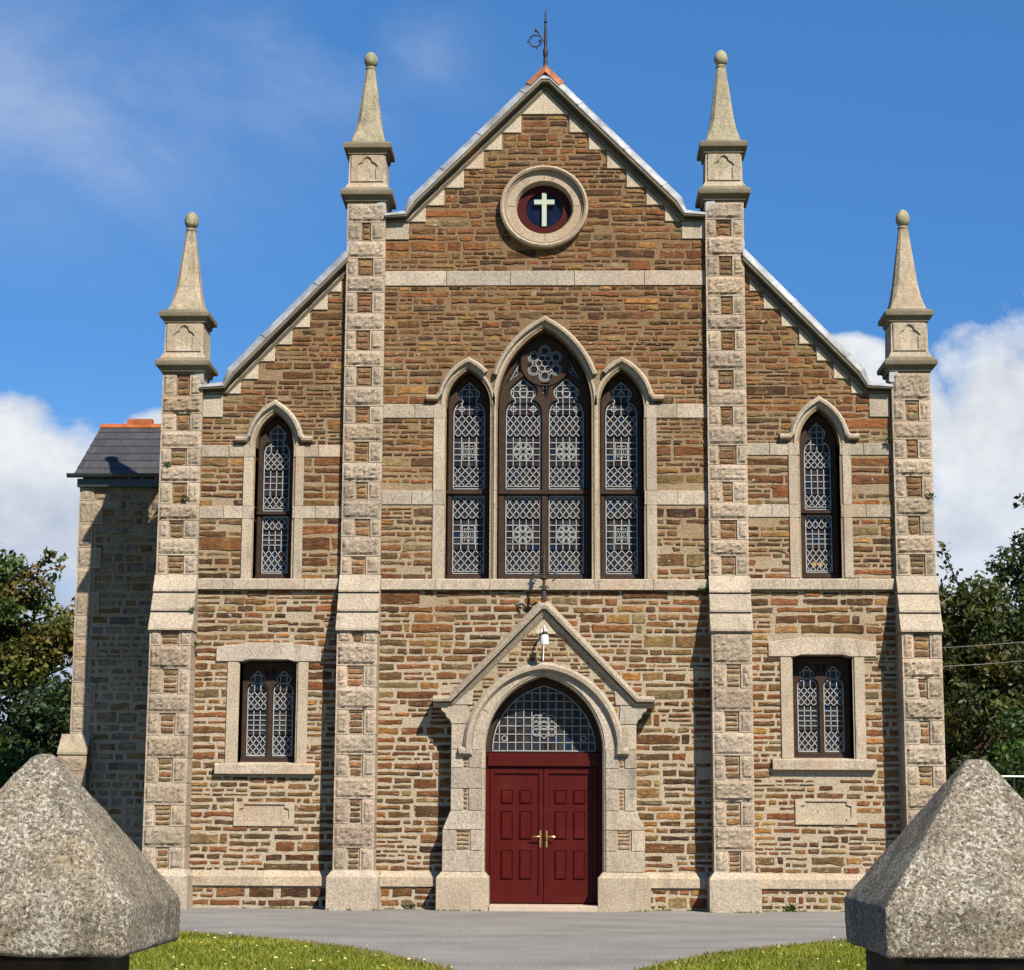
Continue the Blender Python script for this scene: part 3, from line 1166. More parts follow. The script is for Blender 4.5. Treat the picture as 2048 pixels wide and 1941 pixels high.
def coping(path, scales, name="coping", label=None, plumb=()):
    mb = MB()
    sweep(mb, path, STONE_PROF, 'coping', scales, plumb=plumb)
    o = mb.build(name, church)
    if label:
        o['label'] = label
    mb = MB()
    sweep(mb, path, LEAD_PROF, 'lead', scales, plumb=plumb)
    # welts where the sheets lap
    for (a, b), (sa, sb) in zip(zip(path, path[1:]), zip(scales, scales[1:])):
        L = math.hypot(b[0] - a[0], b[1] - a[1])
        if L < 1.0 or sa < 0.9:
            continue
        d = Vector((b[0] - a[0], b[1] - a[1])).normalized()
        n = int(L / 0.85)
        for k in range(1, n + 1):
            t = (k - 0.35 + random.uniform(-0.1, 0.1)) * L / n
            p = (a[0] + d.x * t, a[1] + d.y * t)
            q = (p[0] + d.x * 0.035, p[1] + d.y * 0.035)
            sweep(mb, [p, q], [(pn + (0.007 if i > 1 else 0), py - (0.007 if i > 0 else 0)) for i, (pn, py) in enumerate(LEAD_PROF)], 'lead')
    lo = mb.build("lead_flashing", o)
    return o


s45 = 0.7071
coping([(-2.585, KNEEL_M), (-2.20, KNEEL_M), (-2.0, KNEEL_M + 0.2), (-0.001, GABLE_APEX), (0.001, GABLE_APEX), (2.0, KNEEL_M + 0.2), (2.20, KNEEL_M), (2.585, KNEEL_M)],
       [0.50, 0.66, 1, 1, 1, 1, 0.66, 0.50], label="gable coping with a lead covered top")
kb = 3.18 + (AISLE0 - KNEEL_A) / 1.05
for s in (-1, 1):
    pth = [(-5.50, KNEEL_A), (-kb, KNEEL_A), (-kb + 0.2, KNEEL_A + 0.21), (-3.17, AISLE0 + 0.01)]
    sc = [0.50, 0.66, 1, 1]
    if s > 0:
        pth = [(-x, z) for x, z in pth][::-1]
        sc = sc[::-1]
    coping(pth, sc, plumb=(3,) if s < 0 else (0,))
# lead aprons turned up against the pinnacle shafts
for s in (-1, 1):
    for x, z in ((s * 2.66, 11.10), (s * 5.52, 8.29), (s * 3.13, 10.42)):
        mb = MB()
        v = [(x - .07, -.125, z - .07), (x + .07, -.125, z - .09), (x + .075, -.13, z + .10), (x - .06, -.122, z + .09)]
        v2 = [(a, b + 0.02, c) for a, b, c in v]
        mb.block(v + v2, [(0, 1, 2, 3), (4, 7, 6, 5), (0, 4, 5, 1), (1, 5, 6, 2), (2, 6, 7, 3), (3, 7, 4, 0)], 'lead', (1, 1, 1))
        mb.build("lead_apron", church)
# terracotta ridge end over the apex
mb = MB()
sweep(mb, [(-0.09, GABLE_APEX - 0.09), (0, GABLE_APEX), (0.09, GABLE_APEX - 0.09)], [(0.20, -0.17), (0.20, -0.184), (0.25, -0.147), (0.31, -0.087), (0.33, -0.03), (0.33, 1.2), (0.30, 1.2)], 'old_terracotta')
mb.build("ridge_tile", church)


# --- iron finials
def spiral_pts(cx, cy, cz, r0, turns, start, sgn, n=22, r1=0.02):
    out = []
    for i in range(n):
        t = i / (n - 1)
        a = start + sgn * turns * 2 * math.pi * t
        r = r0 + (r1 - r0) * t
        out.append((cx + r * math.cos(a), cy, cz + r * math.sin(a)))
    return out


mb = MB()
y = 0.1
tube(mb, [(0, y, 13.40), (0, y, 13.66), (0, y, 13.72)], [0.035, 0.035, 0.03], 'iron')
tube(mb, [(0, y, 13.70), (0, y, 13.78), (0, y, 13.84), (0, y, 13.90)], [0.024, 0.042, 0.042, 0.026], 'iron')
tube(mb, [(0, y, 13.88), (0, y, 14.15), (0, y, 14.33), (0, y, 14.545)], [0.026, 0.024, 0.018, 0.009], 'iron')
tube(mb, [(0, y, 14.31), (0, y, 14.335), (0, y, 14.36)], [0.014, 0.032, 0.014], 'iron')
cc = (-0.165, 14.01)
ring = [(cc[0] + 0.10 * math.cos(a), y, cc[1] + 0.10 * math.sin(a)) for a in [R(60 + 15 * k) for k in range(21)]]
tube(mb, [(-0.015, y, 13.98), (-0.05, y, 14.05), (-0.085, y, 14.085)] + ring, 0.012, 'iron', 6)
tube(mb, [ring[-1], (-0.075, y, 14.02), (-0.11, y, 14.0)], [0.012, 0.02, 0.03], 'iron', 6)
tube(mb, [(-0.085, y, 14.085), (-0.11, y, 14.15), (-0.15, y, 14.19), (-0.165, y, 14.24)], [0.010, 0.012, 0.026, 0.006], 'iron', 6)
tube(mb, [(-0.15, y, 14.18), (-0.19, y, 14.175)], [0.016, 0.006], 'iron', 6)
tube(mb, [(-0.262, y, 14.0), (-0.305, y, 13.99)], [0.014, 0.010], 'iron', 6)
tube(mb, [(-0.15, y, 13.915), (-0.14, y, 13.865)], [0.014, 0.010], 'iron', 6)
o = mb.build("gable_finial", church, 50)
o['label'] = "black wrought iron finial with one scroll at the gable top"

mb = MB()
y = -0.40
tube(mb, [(0, y, 4.70), (0, y, 4.80), (0, y, 4.86), (0, y, 4.95), (0, y, 5.45), (0, y, 5.56)], [0.05, 0.04, 0.03, 0.024, 0.02, 0.006], 'rust_iron')
for z, r_ in ((4.87, 0.05), (5.05, 0.045), (5.32, 0.035)):
    tube(mb, [(0, y, z - .03), (0, y, z), (0, y, z + .03)], [0.022, r_, 0.022], 'rust_iron')
for s in (-1, 1):
    st = math.pi if s < 0 else 0.0
    tube(mb, [(0, y, 5.0), (s * 0.04, y, 5.04)] + [(s * 0.115 + 0.068 * math.cos(a) * -s, y, 5.075 + 0.068 * math.sin(a)) for a in [R(-40 + 18 * k) for k in range(18)]], 0.0125, 'rust_iron', 6)
    tube(mb, [(s * 0.10, y, 5.075), (s * 0.13, y, 5.09), (s * 0.15, y, 5.07)], 0.013, 'rust_iron', 6)
    tube(mb, [(s * 0.13, y, 5.14), (s * 0.175, y, 5.125), (s * 0.215, y, 5.135)], [0.013, 0.012, 0.006], 'rust_iron', 6)
    tube(mb, [(0, y, 4.88), (s * 0.05, y, 4.92), (s * 0.085, y, 4.885)], [0.022, 0.020, 0.010], 'rust_iron', 6)
    tube(mb, [(0, y, 5.34), (s * 0.035, y, 5.385), (s * 0.05, y, 5.36)], [0.018, 0.015, 0.008], 'rust_iron', 6)
o = mb.build("porch_finial", church, 50)
o['label'] = "rusty iron finial with paired scrolls on the porch gable"


# --- buttresses with pinnacles
def buttress(xa, xb, z_top, outer, seed):
    random.seed(seed)
    mb = MB()
    YU, YL = -0.085, -0.395
    wl = 0.0
    # cores
    box(mb, xa + 0.012, xb - 0.012, YU, 0.47, 4.3, z_top, 'mortar')
    box(mb, xa + 0.012, xb - 0.012, YL, 0.40, -0.2, 4.22, 'mortar')

    def rows(z0, z1, period, yf, start_full):
        z = z0
        full = start_full
        while z < z1 - 0.08:
            h = period * (0.49 if full else 0.51) * random.uniform(0.88, 1.12)
            if z + h > z1 - 0.16:
                h = z1 - z
            if full:
                rock_block(mb, xa, xb, z, z + h, yf, 0.42, random.uniform(0.026, 0.042))
            else:
                la, lb = random.uniform(0.165, 0.245), random.uniform(0.165, 0.245)
                rock_block(mb, xa, xa + la, z, z + h, yf, 0.42, 0.026)
                rock_block(mb, xb - lb, xb, z, z + h, yf, 0.42, 0.026)
                zz_ = z + 0.012
                while zz_ < z + h - 0.04:
                    hh = min(random.uniform(0.065, 0.14), z + h - 0.008 - zz_)
                    stone(mb, xa + la + random.uniform(.006, .02), xb - lb - random.uniform(.006, .02), zz_ + .006, zz_ + hh - .006, yf + 0.014, 0.004, tuple(0.8 * a + 0.2 * b for a, b in zip(stone_col(4.0), (0.42, 0.33, 0.22))))
                    zz_ += hh
            full = not full
            z += h

    rows(0.58, 4.22, 0.672, YL - 0.025, False)
    rows(5.13, z_top, 0.60, YU - 0.025, False)
    o = mb.build("buttress", church)

    # weathering slabs
    mb = MB()
    zs = [5.13, 4.845, 4.53, 4.222]
    ys = [-0.115, -0.205, -0.315, -0.435]
    for i in range(3):
        k = random.uniform(0.95, 1.15)
        drip = 0.036
        pr = [(0.2, zs[i] - 0.004), (ys[i] - 0.002, zs[i] - 0.004), (ys[i + 1] - drip, zs[i + 1] + 0.035), (ys[i + 1] - drip, zs[i + 1] + 0.004), (0.2, zs[i + 1] + 0.004)]
        ov = 0.008 if i < 2 else 0.014
        v = [(xa - ov, y, z) for y, z in pr] + [(xb + ov, y, z) for y, z in pr]
        m = 5
        mb.block(v, [(j, (j + 1) % m, m + (j + 1) % m, m + j) for j in range(m)] + [tuple(range(m)), tuple(range(m, 2 * m))[::-1]], 'granite', (k * 0.90, k * 0.885, k * 0.87))
    mb.build("weathering", o)

    # plinth block
    mb = MB()
    e = 0.075
    pr = [(0.3, 0.585), (-0.43, 0.585), (-0.535, 0.49), (-0.535, -0.2), (0.3, -0.2)]
    v = []
    for x_t, x_b in ((xa - 0.005, xa - e), (xb + 0.005, xb + e)):
        v += [(x_t, 0.3, 0.585), (x_t, -0.43, 0.585), (x_b, -0.535, 0.49), (x_b, -0.535, -0.2), (x_b, 0.3, -0.2), (x_b, 0.3, 0.49)]
    f = [(0, 1, 7, 6), (1, 2, 8, 7), (2, 3, 9, 8), (3, 4, 10, 9), (0, 5, 2, 1), (5, 4, 3, 2), (6, 7, 8, 11), (11, 8, 9, 10), (0, 6, 11, 5), (5, 11, 10, 4)]
    k = random.uniform(0.95, 1.08)
    mb.block(v, f, 'granite', (k, k * 0.99, k * 0.97))
    mb.build("plinth_block", o)

    # pinnacle
    cx, cy = (xa + xb) / 2, 0.195
    hw = (xb - xa) / 2
    mb = MB()
    z0 = z_top
    t = 1.0 if outer else 0.0
    c1h = hw + 0.098
    # lower cornice, pedestal, upper cornice
    square_loft(mb, cx, cy, [(hw - 0.01, 0, z0 - .02), (hw - 0.01, 0, z0 + .01), (hw + 0.028, 0, z0 + .018), (hw + 0.034, 0, z0 + .075), (hw + 0.05, 0, z0 + .095), (c1h, 0, z0 + .105), (c1h + .008, 0, z0 + .12), (c1h + .008, 0, z0 + .178), (c1h - .01, 0, z0 + .195), (hw + 0.03, 0, z0 + .245)], 'coping', (1.25, 1.25, 1.2))
    zb, zt = z0 + 0.243, z0 + 0.80 + 0.01 * t
    ph = hw - 0.018
    square_loft(mb, cx, cy, [(hw + 0.035, 0, zb), (ph + .006, 0, zb + 0.09), (ph - 0.005, 0, zt)], 'weather', (1.25, 1.2, 1.18))
    c2 = ph + 0.085
    square_loft(mb, cx, cy, [(ph - .02, 0, zt - .02), (ph - .02, 0, zt + .01), (ph + .02, 0, zt + .018), (ph + .026, 0, zt + .075), (ph + .045, 0, zt + .095), (c2, 0, zt + .105), (c2 + .007, 0, zt + .12), (c2 + .007, 0, zt + .178), (c2 - .01, 0, zt + .195), (ph - .01, 0, zt + .24)], 'coping', (1.25, 1.25, 1.2))
    zs0 = zt + 0.205
    zj = z0 + 1.43 + 0.025 * t
    zsp = z0 + 2.355 + 0.065 * t
    w0 = 0.285 if not outer else 0.30
    k1 = (1.25, 1.18, 1.12) if outer else (1.05, 1.05, 0.95)
    square_loft(mb, cx, cy, [(w0, 0.02, zs0), (0.255, 0.10, zs0 + 0.13), (0.222, 0.22, zs0 + 0.26), (0.195, 0.32, zj)], 'weather', k1)
    square_loft(mb, cx, cy, [(0.192, 0.33, zj + 0.004), (0.073, 0.40, zsp)], 'weather', k1)
    lathe(mb, cx, cy, [(0.068, zsp - 0.01), (0.086, zsp + .015), (0.088, zsp + .04), (0.066, zsp + .06)], 'weather', 20)
    er = 0.113
    zc0, zc1 = zsp + 0.05, zsp + 0.325 + 0.02 * t
    egg = []
    for k in range(13):
        a = math.pi * k / 12
        tt = (1 - math.cos(a)) / 2
        egg.append((max(0.004, er * math.sin(a) * (1.0 + 0.16 * math.cos(a))), zc0 + (zc1 - zc0) * tt))
    lathe(mb, cx, cy, egg, 'weather', 22, (1.05, 1.15, 0.95))
    # blind trefoil panel on the front and sides: raised surround
    pz0, pz1 = zb + 0.13, zt - 0.03
    pw = 0.135

    def trefoil(wi, grow):
        zc = pz0 + (pz1 - pz0) * 0.52
        q = [(-wi, pz0), (wi, pz0), (wi, zc), (wi * 1.25, zc + 0.02 + grow), (wi * 0.95, zc + 0.075 + grow), (wi * 0.55, zc + 0.105 + grow), (wi * 0.38, zc + 0.165 + grow), (0, pz1 + grow)]
        return q + [(-x, z) for x, z in q[:1:-1]]
    yp = cy - ph - 0.001
    slab(mb, [(cx - ph + 0.03, zb + 0.105), (cx + ph - 0.03, zb + 0.105), (cx + ph - 0.035, zt - 0.004), (cx - ph + 0.035, zt - 0.004)],
         [[(cx + x, z) for x, z in trefoil(pw, 0)]], yp - 0.022, yp + 0.02, 'weather', 0.006, (1.25, 1.2, 1.18))
    mb.build("pinnacle", o, 40, weld=True)
    return o


buttress(-6.11, -5.455, 8.37, True, 11)
buttress(-3.20, -2.57, 11.19, False, 12)
buttress(2.575, 3.20, 11.19, False, 13)
buttress(5.485, 6.10, 8.37, True, 14)
for o_, lb in zip([c for c in church.children if c.name.startswith("buttress")],
                  ("tall granite buttress", "tall granite buttress", "tall granite buttress", "tall granite buttress")):
    pass

# --- windows
random.seed(21)
RING_PROF = [(0.0, 0.38), (0.0, 0.035), (0.045, -0.028), (0.085, -0.028), (0.085, 0.06), (0.03, 0.38)]
HOOD_PROF = [(0.078, 0.03), (0.082, -0.045), (0.10, -0.10), (0.135, -0.108), (0.172, -0.05), (0.172, 0.03)]


def jamb(mb, x_in, side, z0, z1, wd, zsplit):
    """chamfered granite jamb beside an opening; side = +1 when stone lies to the right of x_in"""
    zs = [z0] + [z for z in zsplit if z0 < z < z1] + [z1]
    for k, (a, b) in enumerate(zip(zs, zs[1:])):
        xo = x_in + side * wd
        kk = random.uniform(0.9, 1.1)
        pr = [(x_in, 0.38), (x_in, 0.035), (x_in + side * 0.045, -0.028), (xo, -0.028), (xo, 0.06), (x_in + side * 0.03, 0.38)]
        v = [(x, y, a + 0.003) for x, y in pr] + [(x, y, b - 0.003) for x, y in pr]
        m = len(pr)
        mb.block(v, [(j, (j + 1) % m, m + (j + 1) % m, m + j) for j in range(m)] + [tuple(range(m)), tuple(range(m, 2 * m))[::-1]], 'granite', (kk, kk * 0.99, kk * 0.97))


def head_shape(cx, hw, z0, zsh, neck_w, zneck, bulb_w, zbulb, zap, n=6):
    """a light with rounded shoulders, a neck and an ogee bulb on top (right side then mirrored)"""
    q = [(hw, z0)]
    for i in range(n + 1):
        a = math.pi / 2 * i / n
        q.append((neck_w + (hw - neck_w) * math.cos(a), zsh + (zneck - zsh) * math.sin(a)))
    for i in range(1, n + 1):
        a = -math.pi / 2 + math.pi * 0.62 * i / n
        q.append((neck_w * 0.55 + (bulb_w - neck_w * 0.55) * (math.cos(a) if a > -1.2 else 0.45 + 0.3 * i / n), zbulb + (zbulb - zneck) * math.sin(a) * 0.9))
    q.append((bulb_w * 0.42, zbulb + (zap - zbulb) * 0.66))
    q.append((0, zap))
    return [(cx + x, z) for x, z in q] + [(cx - x, z) for x, z in q[:-1][::-1]]


def rose(cx, cz, d, r, core, n=72):
    out = []
    for k in range(n):
        a = 2 * math.pi * k / n
        best = core
        for j in range(6):
            b = math.pi / 2 + j * math.pi / 3
            px, pz = d * math.cos(b), d * math.sin(b)
            dt = math.cos(a) * px + math.sin(a) * pz
            q = r * r - (d * d - dt * dt)
            if q > 0 and dt > 0:
                best = max(best, dt + math.sqrt(q))
        out.append((cx + best * math.cos(a), cz + best * math.sin(a)))
    return out


YF0, YF1, YG = 0.245, 0.345, 0.318     # timber front, timber back, glass plane


def win_object(frame_mb, glass_poly, lead_mb, surround_mb, hood_mb, label=None, amber=None):
    o = frame_mb.build("window", church)
    if label:
        o['label'] = label
    g = MB()
    slab(g, glass_poly, [], YG, YG + 0.012, 'glass')
    g.build("glass", o)
    lead_mb.build("leading", o, recalc=False)
    surround_mb.build("stone_surround", o)
    if hood_mb is not None:
        hood_mb.build("hood_mould", o)
    return o


def petal_roundel(mb, cx, cz, r, poly, y):
    ring_came(mb, cx, cz, r, poly, y, 20)
    ring_came(mb, cx, cz, r * 0.86, poly, y, 20, CAME * 0.62)
    ring_came(mb, cx, cz, r * 0.24, poly, y, 10, CAME * 0.62)
    for k in range(8):
        a = math.pi / 8 + k * math.pi / 4
        line(mb, (cx + r * .24 * math.cos(a), cz + r * .24 * math.sin(a)), (cx + r * .9 * math.cos(a), cz + r * .9 * math.sin(a)), poly, y, CAME * 0.62)
        a2 = a + math.pi / 8
        ring_came(mb, cx + r * .66 * math.cos(a2), cz + r * .66 * math.sin(a2), r * 0.21, poly, y, 8, CAME * 0.5)


def star_panel(mb, cx, cz, w_, h, poly, y):
    c = [(cx - w_, cz - h), (cx + w_, cz - h), (cx + w_, cz + h), (cx - w_, cz + h)]
    for i in range(4):
        line(mb, c[i], c[(i + 1) % 4], poly, y)
    ring_came(mb, cx, cz, w_ * 0.40, poly, y, 12, CAME * 0.62)
    pts = []
    for k in range(16):
        a = k * math.pi / 8
        r_ = 0.98 if k % 2 == 0 else 0.60
        pts.append((cx + w_ * r_ * math.cos(a), cz + h * r_ * math.sin(a)))
    for i in range(16):
        line(mb, pts[i], pts[(i + 1) % 16], poly, y, CAME * 0.5)


def inset_poly(poly, d):
    return inset(poly, d) if poly_area(poly) > 0 else inset(poly[::-1], d)


# central window
cx, w_, zs, h = TRI[0]
fr = MB(); ld = MB(); su = MB(); ho = MB()
Z0, TR0, TR1 = 5.105, 6.462, 6.540
lights = []
holes = []
for s in (-1, 1):
    lc = s * 0.345
    lo_ = [(lc - 0.293, Z0 + 0.075), (lc + 0.293, Z0 + 0.075), (lc + 0.293, TR0), (lc - 0.293, TR0)]
    up_ = head_shape(lc, 0.293, TR1, 7.76, 0.150, 7.985, 0.222, 8.14, 8.385)
    holes += [lo_, up_]
    lights.append((lc, lo_, up_))
    holes.append([(s * 0.395, 8.70), (s * 0.36, 8.48), (s * 0.60, 8.29)])
ro = rose(0, 8.615, 0.205, 0.105, 0.19)
holes.append(ro)
holes.append([(-0.06, 8.27), (0.06, 8.27), (0.045, 8.12), (0.0, 8.03), (-0.045, 8.12)])
TRM = (TR0 + TR1) / 2
slab(fr, [(-w_ + .004, Z0), (w_ - .004, Z0), (w_ - .004, TRM - .002), (-w_ + .004, TRM - .002)], [q[:2] + [(q[2][0], TR0), (q[3][0], TR0)] for _, q, _ in lights], YF0, YF1, 'wood', 0.015)
slab(fr, arch_poly(w_ - 0.004, TRM + .002, zs, h - 0.005, cx), [q for q in holes if len(q) != 4], YF0, YF1, 'wood', 0.015)
# raised roll round the rose and a projecting transom
sweep(fr, circle(0, 8.615, 0.375, None, 40), [(-0.022, YF0 + .01), (-0.012, YF0 - .02), (0.012, YF0 - .02), (0.022, YF0 + .01)], 'wood', closed=True)
box(fr, -0.735, 0.735, YF0 - 0.03, YF0 + 0.03, TR0 + 0.008, TR1 - 0.008, 'wood')
box(fr, -0.735, 0.735, YF0 - 0.012, YF0 + 0.03, Z0 + 0.002, Z0 + 0.055, 'wood')
YL_ = YG - 0.016
for lc, lo_, up_ in lights:
    li = inset_poly(lo_, 0.022)
    a, b = lc - 0.265, lc + 0.265
    leads(ld, li, a, b, [(5.235, 5.575, 'd', 5, 2.5), (5.575, 6.075, 'q', 5, 5), (6.075, 6.415, 'd', 5, 2.5)], YL_)
    petal_roundel(ld, lc, 5.825, 0.148, li, YL_ - 0.004)
    ui = inset_poly(up_, 0.022)
    leads(ld, ui, a, b, [(6.60, 6.92, 'd', 5, 2.5), (6.92, 7.41, 'q', 5, 5), (7.41, 7.76, 'd', 5, 2.5), (7.76, 7.95, 'q', 5, 2), (7.95, 8.35, 'q', 5, 4)], YL_)
    petal_roundel(ld, lc, 7.165, 0.148, ui, YL_ - 0.004)
    ring_came(ld, lc, 8.135, 0.07, ui, YL_ - 0.003, 14)
    for s in (-1, 1):
        ring_came(ld, lc + s * 0.16, 7.86, 0.045, ui, YL_ - 0.003, 10)
ri = inset_poly(ro, 0.012)
for i in range(len(ri)):
    bar(ld, ri[i], ri[(i + 1) % len(ri)], CAME, YL_, YL_ + .012, 'came')
hexr = []
for k in range(6):
    b = math.pi / 2 + k * math.pi / 3
    ring_came(ld, 0.205 * math.cos(b), 8.615 + 0.205 * math.sin(b), 0.066, ri, YL_ - 0.002, 12, CAME * 0.9)
    p6 = (0.06 * math.cos(b), 8.615 + 0.06 * math.sin(b))
    q6 = (0.06 * math.cos(b + math.pi / 3), 8.615 + 0.06 * math.sin(b + math.pi / 3))
    line(ld, p6, q6, ri, YL_)
    m6 = (b + math.pi / 6)
    line(ld, p6, (0.125 * math.cos(b), 8.615 + 0.125 * math.sin(b)), ri, YL_)
    line(ld, (0.125 * math.cos(b), 8.615 + 0.125 * math.sin(b)), (0.155 * math.cos(m6), 8.615 + 0.155 * math.sin(m6)), ri, YL_)
    line(ld, (0.125 * math.cos(b + math.pi / 3), 8.615 + 0.125 * math.sin(b + math.pi / 3)), (0.155 * math.cos(m6), 8.615 + 0.155 * math.sin(m6)), ri, YL_)
for s in (-1, 1):
    tri = [(s * 0.385, 8.66), (s * 0.375, 8.50), (s * 0.57, 8.31)]
    for i in range(3):
        bar(ld, tri[i], tri[(i + 1) % 3], CAME * 0.8, YL_, YL_ + .012, 'came')
    ring_came(ld, s * 0.415, 8.50, 0.035, tri if True else None, YL_, 10, CAME * 0.8)
bar(ld, (-0.03, 8.25), (-0.03, 8.12), CAME, YL_, YL_ + .012, 'came')
bar(ld, (0.03, 8.25), (0.03, 8.12), CAME, YL_, YL_ + .012, 'came')
sweep(su, arch(w_, zs, h, cx), RING_PROF, 'granite')
for s in (-1, 1):
    jamb(su, s * w_, s, 5.075, zs, 0.067, [6.254, 6.487, 7.65])
hp = [(x, z) for x, z in arch(w_, zs, h, cx, 40) if z > 8.30]
sweep(ho, hp, HOOD_PROF, 'granite', col=(0.92, 0.9, 0.86))
win_object(fr, arch_poly(w_ - 0.01, Z0, zs, h - 0.02, cx), ld, su, ho, "large two light pointed window with a six lobed rose in its head")

# its two side lights
for (cx, w_, zs, h) in TRI[1:]:
    s = -1 if cx < 0 else 1
    fr = MB(); ld = MB(); su = MB(); ho = MB()
    lo_ = [(cx - 0.268, Z0 + 0.075), (cx + 0.268, Z0 + 0.075), (cx + 0.268, TR0), (cx - 0.268, TR0)]
    up_ = head_shape(cx, 0.268, TR1, 7.76, 0.130, 7.975, 0.185, 8.11, 8.33)
    slab(fr, arch_poly(w_ - 0.004, Z0, zs, h - 0.005, cx), [lo_, up_], YF0, YF1, 'wood', 0.020)
    box(fr, cx - w_ + 0.01, cx + w_ - 0.01, YF0 - 0.03, YF0 + 0.03, TR0 + 0.008, TR1 - 0.008, 'wood')
    box(fr, cx - w_ + 0.01, cx + w_ - 0.01, YF0 - 0.012, YF0 + 0.03, Z0 + 0.002, Z0 + 0.055, 'wood')
    li, ui = inset_poly(lo_, 0.022), inset_poly(up_, 0.022)
    a, b = cx - 0.238, cx + 0.238
    leads(ld, li, a, b, [(5.235, 5.575, 'd', 4, 2.5), (5.575, 6.075, 'q', 4, 5), (6.075, 6.415, 'd', 4, 2.5)], YL_)
    star_panel(ld, cx, 5.825, 0.098, 0.142, li, YL_ - 0.004)
    leads(ld, ui, a, b, [(6.60, 6.92, 'd', 4, 2.5), (6.92, 7.41, 'q', 4, 5), (7.41, 7.76, 'd', 4, 2.5), (7.76, 7.95, 'q', 4, 2), (7.95, 8.30, 'q', 4, 3)], YL_)
    star_panel(ld, cx, 7.165, 0.098, 0.142, ui, YL_ - 0.004)
    for q in (-1, 1):
        ring_came(ld, cx + q * 0.12, 7.86, 0.042, ui, YL_ - 0.003, 10)
    ring_came(ld, cx, 8.10, 0.05, ui, YL_ - 0.003, 10)
    sweep(su, arch(w_, zs, h, cx), RING_PROF, 'granite')
    jamb(su, cx - s * w_, -s, 5.075, zs, 0.065, [6.254, 6.487, 7.65])
    jamb(su, cx + s * w_, s, 5.075, zs, 0.20, [6.254, 6.487, 7.65])
    pts = arch(w_, zs, h, cx, 40)
    if s < 0:
        pts = [p for p in pts if p[0] <= cx or p[1] > 8.30]
        pts = [(cx - w_ - 0.32, 7.85), (cx - w_ - 0.10, 7.85)] + [p for p in pts if p[1] > 7.97 or p[0] > cx]
    else:
        pts = [p for p in pts if p[0] >= cx or p[1] > 8.30]
        pts = [p for p in pts if p[1] > 7.97 or p[0] < cx] + [(cx + w_ + 0.10, 7.85), (cx + w_ + 0.32, 7.85)]
    sweep(ho, pts, HOOD_PROF, 'granite', col=(0.96, 0.93, 0.88))
    win_object(fr, arch_poly(w_ - 0.01, Z0, zs, h - 0.02, cx), ld, su, ho)

# aisle lancets
for (cx, w_, zs, h) in LAN:
    dz = 0.0 if cx < 0 else 0.03
    fr = MB(); ld = MB(); su = MB(); ho = MB()
    t0, t1 = 6.128 + dz, 6.184 + dz
    lo_ = [(cx - 0.222, Z0 + 0.075 + dz), (cx + 0.222, Z0 + 0.075 + dz), (cx + 0.222, t0), (cx - 0.222, t0)]
    up_ = head_shape(cx, 0.222, t1, 7.10 + dz, 0.115, 7.30 + dz, 0.155, 7.43 + dz, 7.63 + dz)
    slab(fr, arch_poly(w_ - 0.004, Z0 + dz, zs, h - 0.005, cx), [lo_, up_], YF0, YF1, 'wood', 0.018)
    box(fr, cx - w_ + 0.01, cx + w_ - 0.01, YF0 - 0.03, YF0 + 0.03, t0 + 0.006, t1 - 0.006, 'wood')
    box(fr, cx - w_ + 0.01, cx + w_ - 0.01, YF0 - 0.012, YF0 + 0.03, Z0 + dz + .002, Z0 + dz + 0.055, 'wood')
    li, ui = inset_poly(lo_, 0.02), inset_poly(up_, 0.02)
    a, b = cx - 0.196, cx + 0.196
    leads(ld, li, a, b, [(5.225 + dz, 5.57 + dz, 'd', 4, 2.5), (5.57 + dz, 5.89 + dz, 'q', 4, 4), (5.89 + dz, 6.09 + dz, 'd', 4, 1.5)], YL_)
    leads(ld, ui, a, b, [(6.24 + dz, 6.44 + dz, 'd', 4, 1.5), (6.44 + dz, 6.86 + dz, 'q', 4, 4), (6.86 + dz, 7.15 + dz, 'd', 4, 2.5), (7.15 + dz, 7.56 + dz, 'q', 4, 4)], YL_)
    sweep(su, arch(w_, zs, h, cx), RING_PROF, 'granite')
    for s in (-1, 1):
        jamb(su, cx + s * w_, s, 5.075 + dz, zs, 0.175, [6.03 + dz, 6.238 + dz, 7.02 + dz])
    pts = [(cx - w_ - 0.31, zs - 0.02), (cx - w_ - 0.095, zs - 0.02)] + [p for p in arch(w_, zs, h, cx, 40) if p[1] > zs + 0.10] + [(cx + w_ + 0.095, zs - 0.02), (cx + w_ + 0.31, zs - 0.02)]
    sweep(ho, pts, HOOD_PROF, 'granite')
    o = win_object(fr, arch_poly(w_ - 0.01, Z0 + dz, zs, h - 0.02, cx), ld, su, ho)
    if cx > 0:
        am = MB()
        for k in (-1, 1):
            q = [(cx - 0.035 + k * 0.05, 5.29), (cx + 0.015 + k * 0.05, 5.35), (cx - 0.035 + k * 0.05, 5.41), (cx - 0.085 + k * 0.05, 5.35)]
            slab(am, q, [], YG - 0.006, YG + 0.004, 'amber')
        am.build("amber_pane", o)

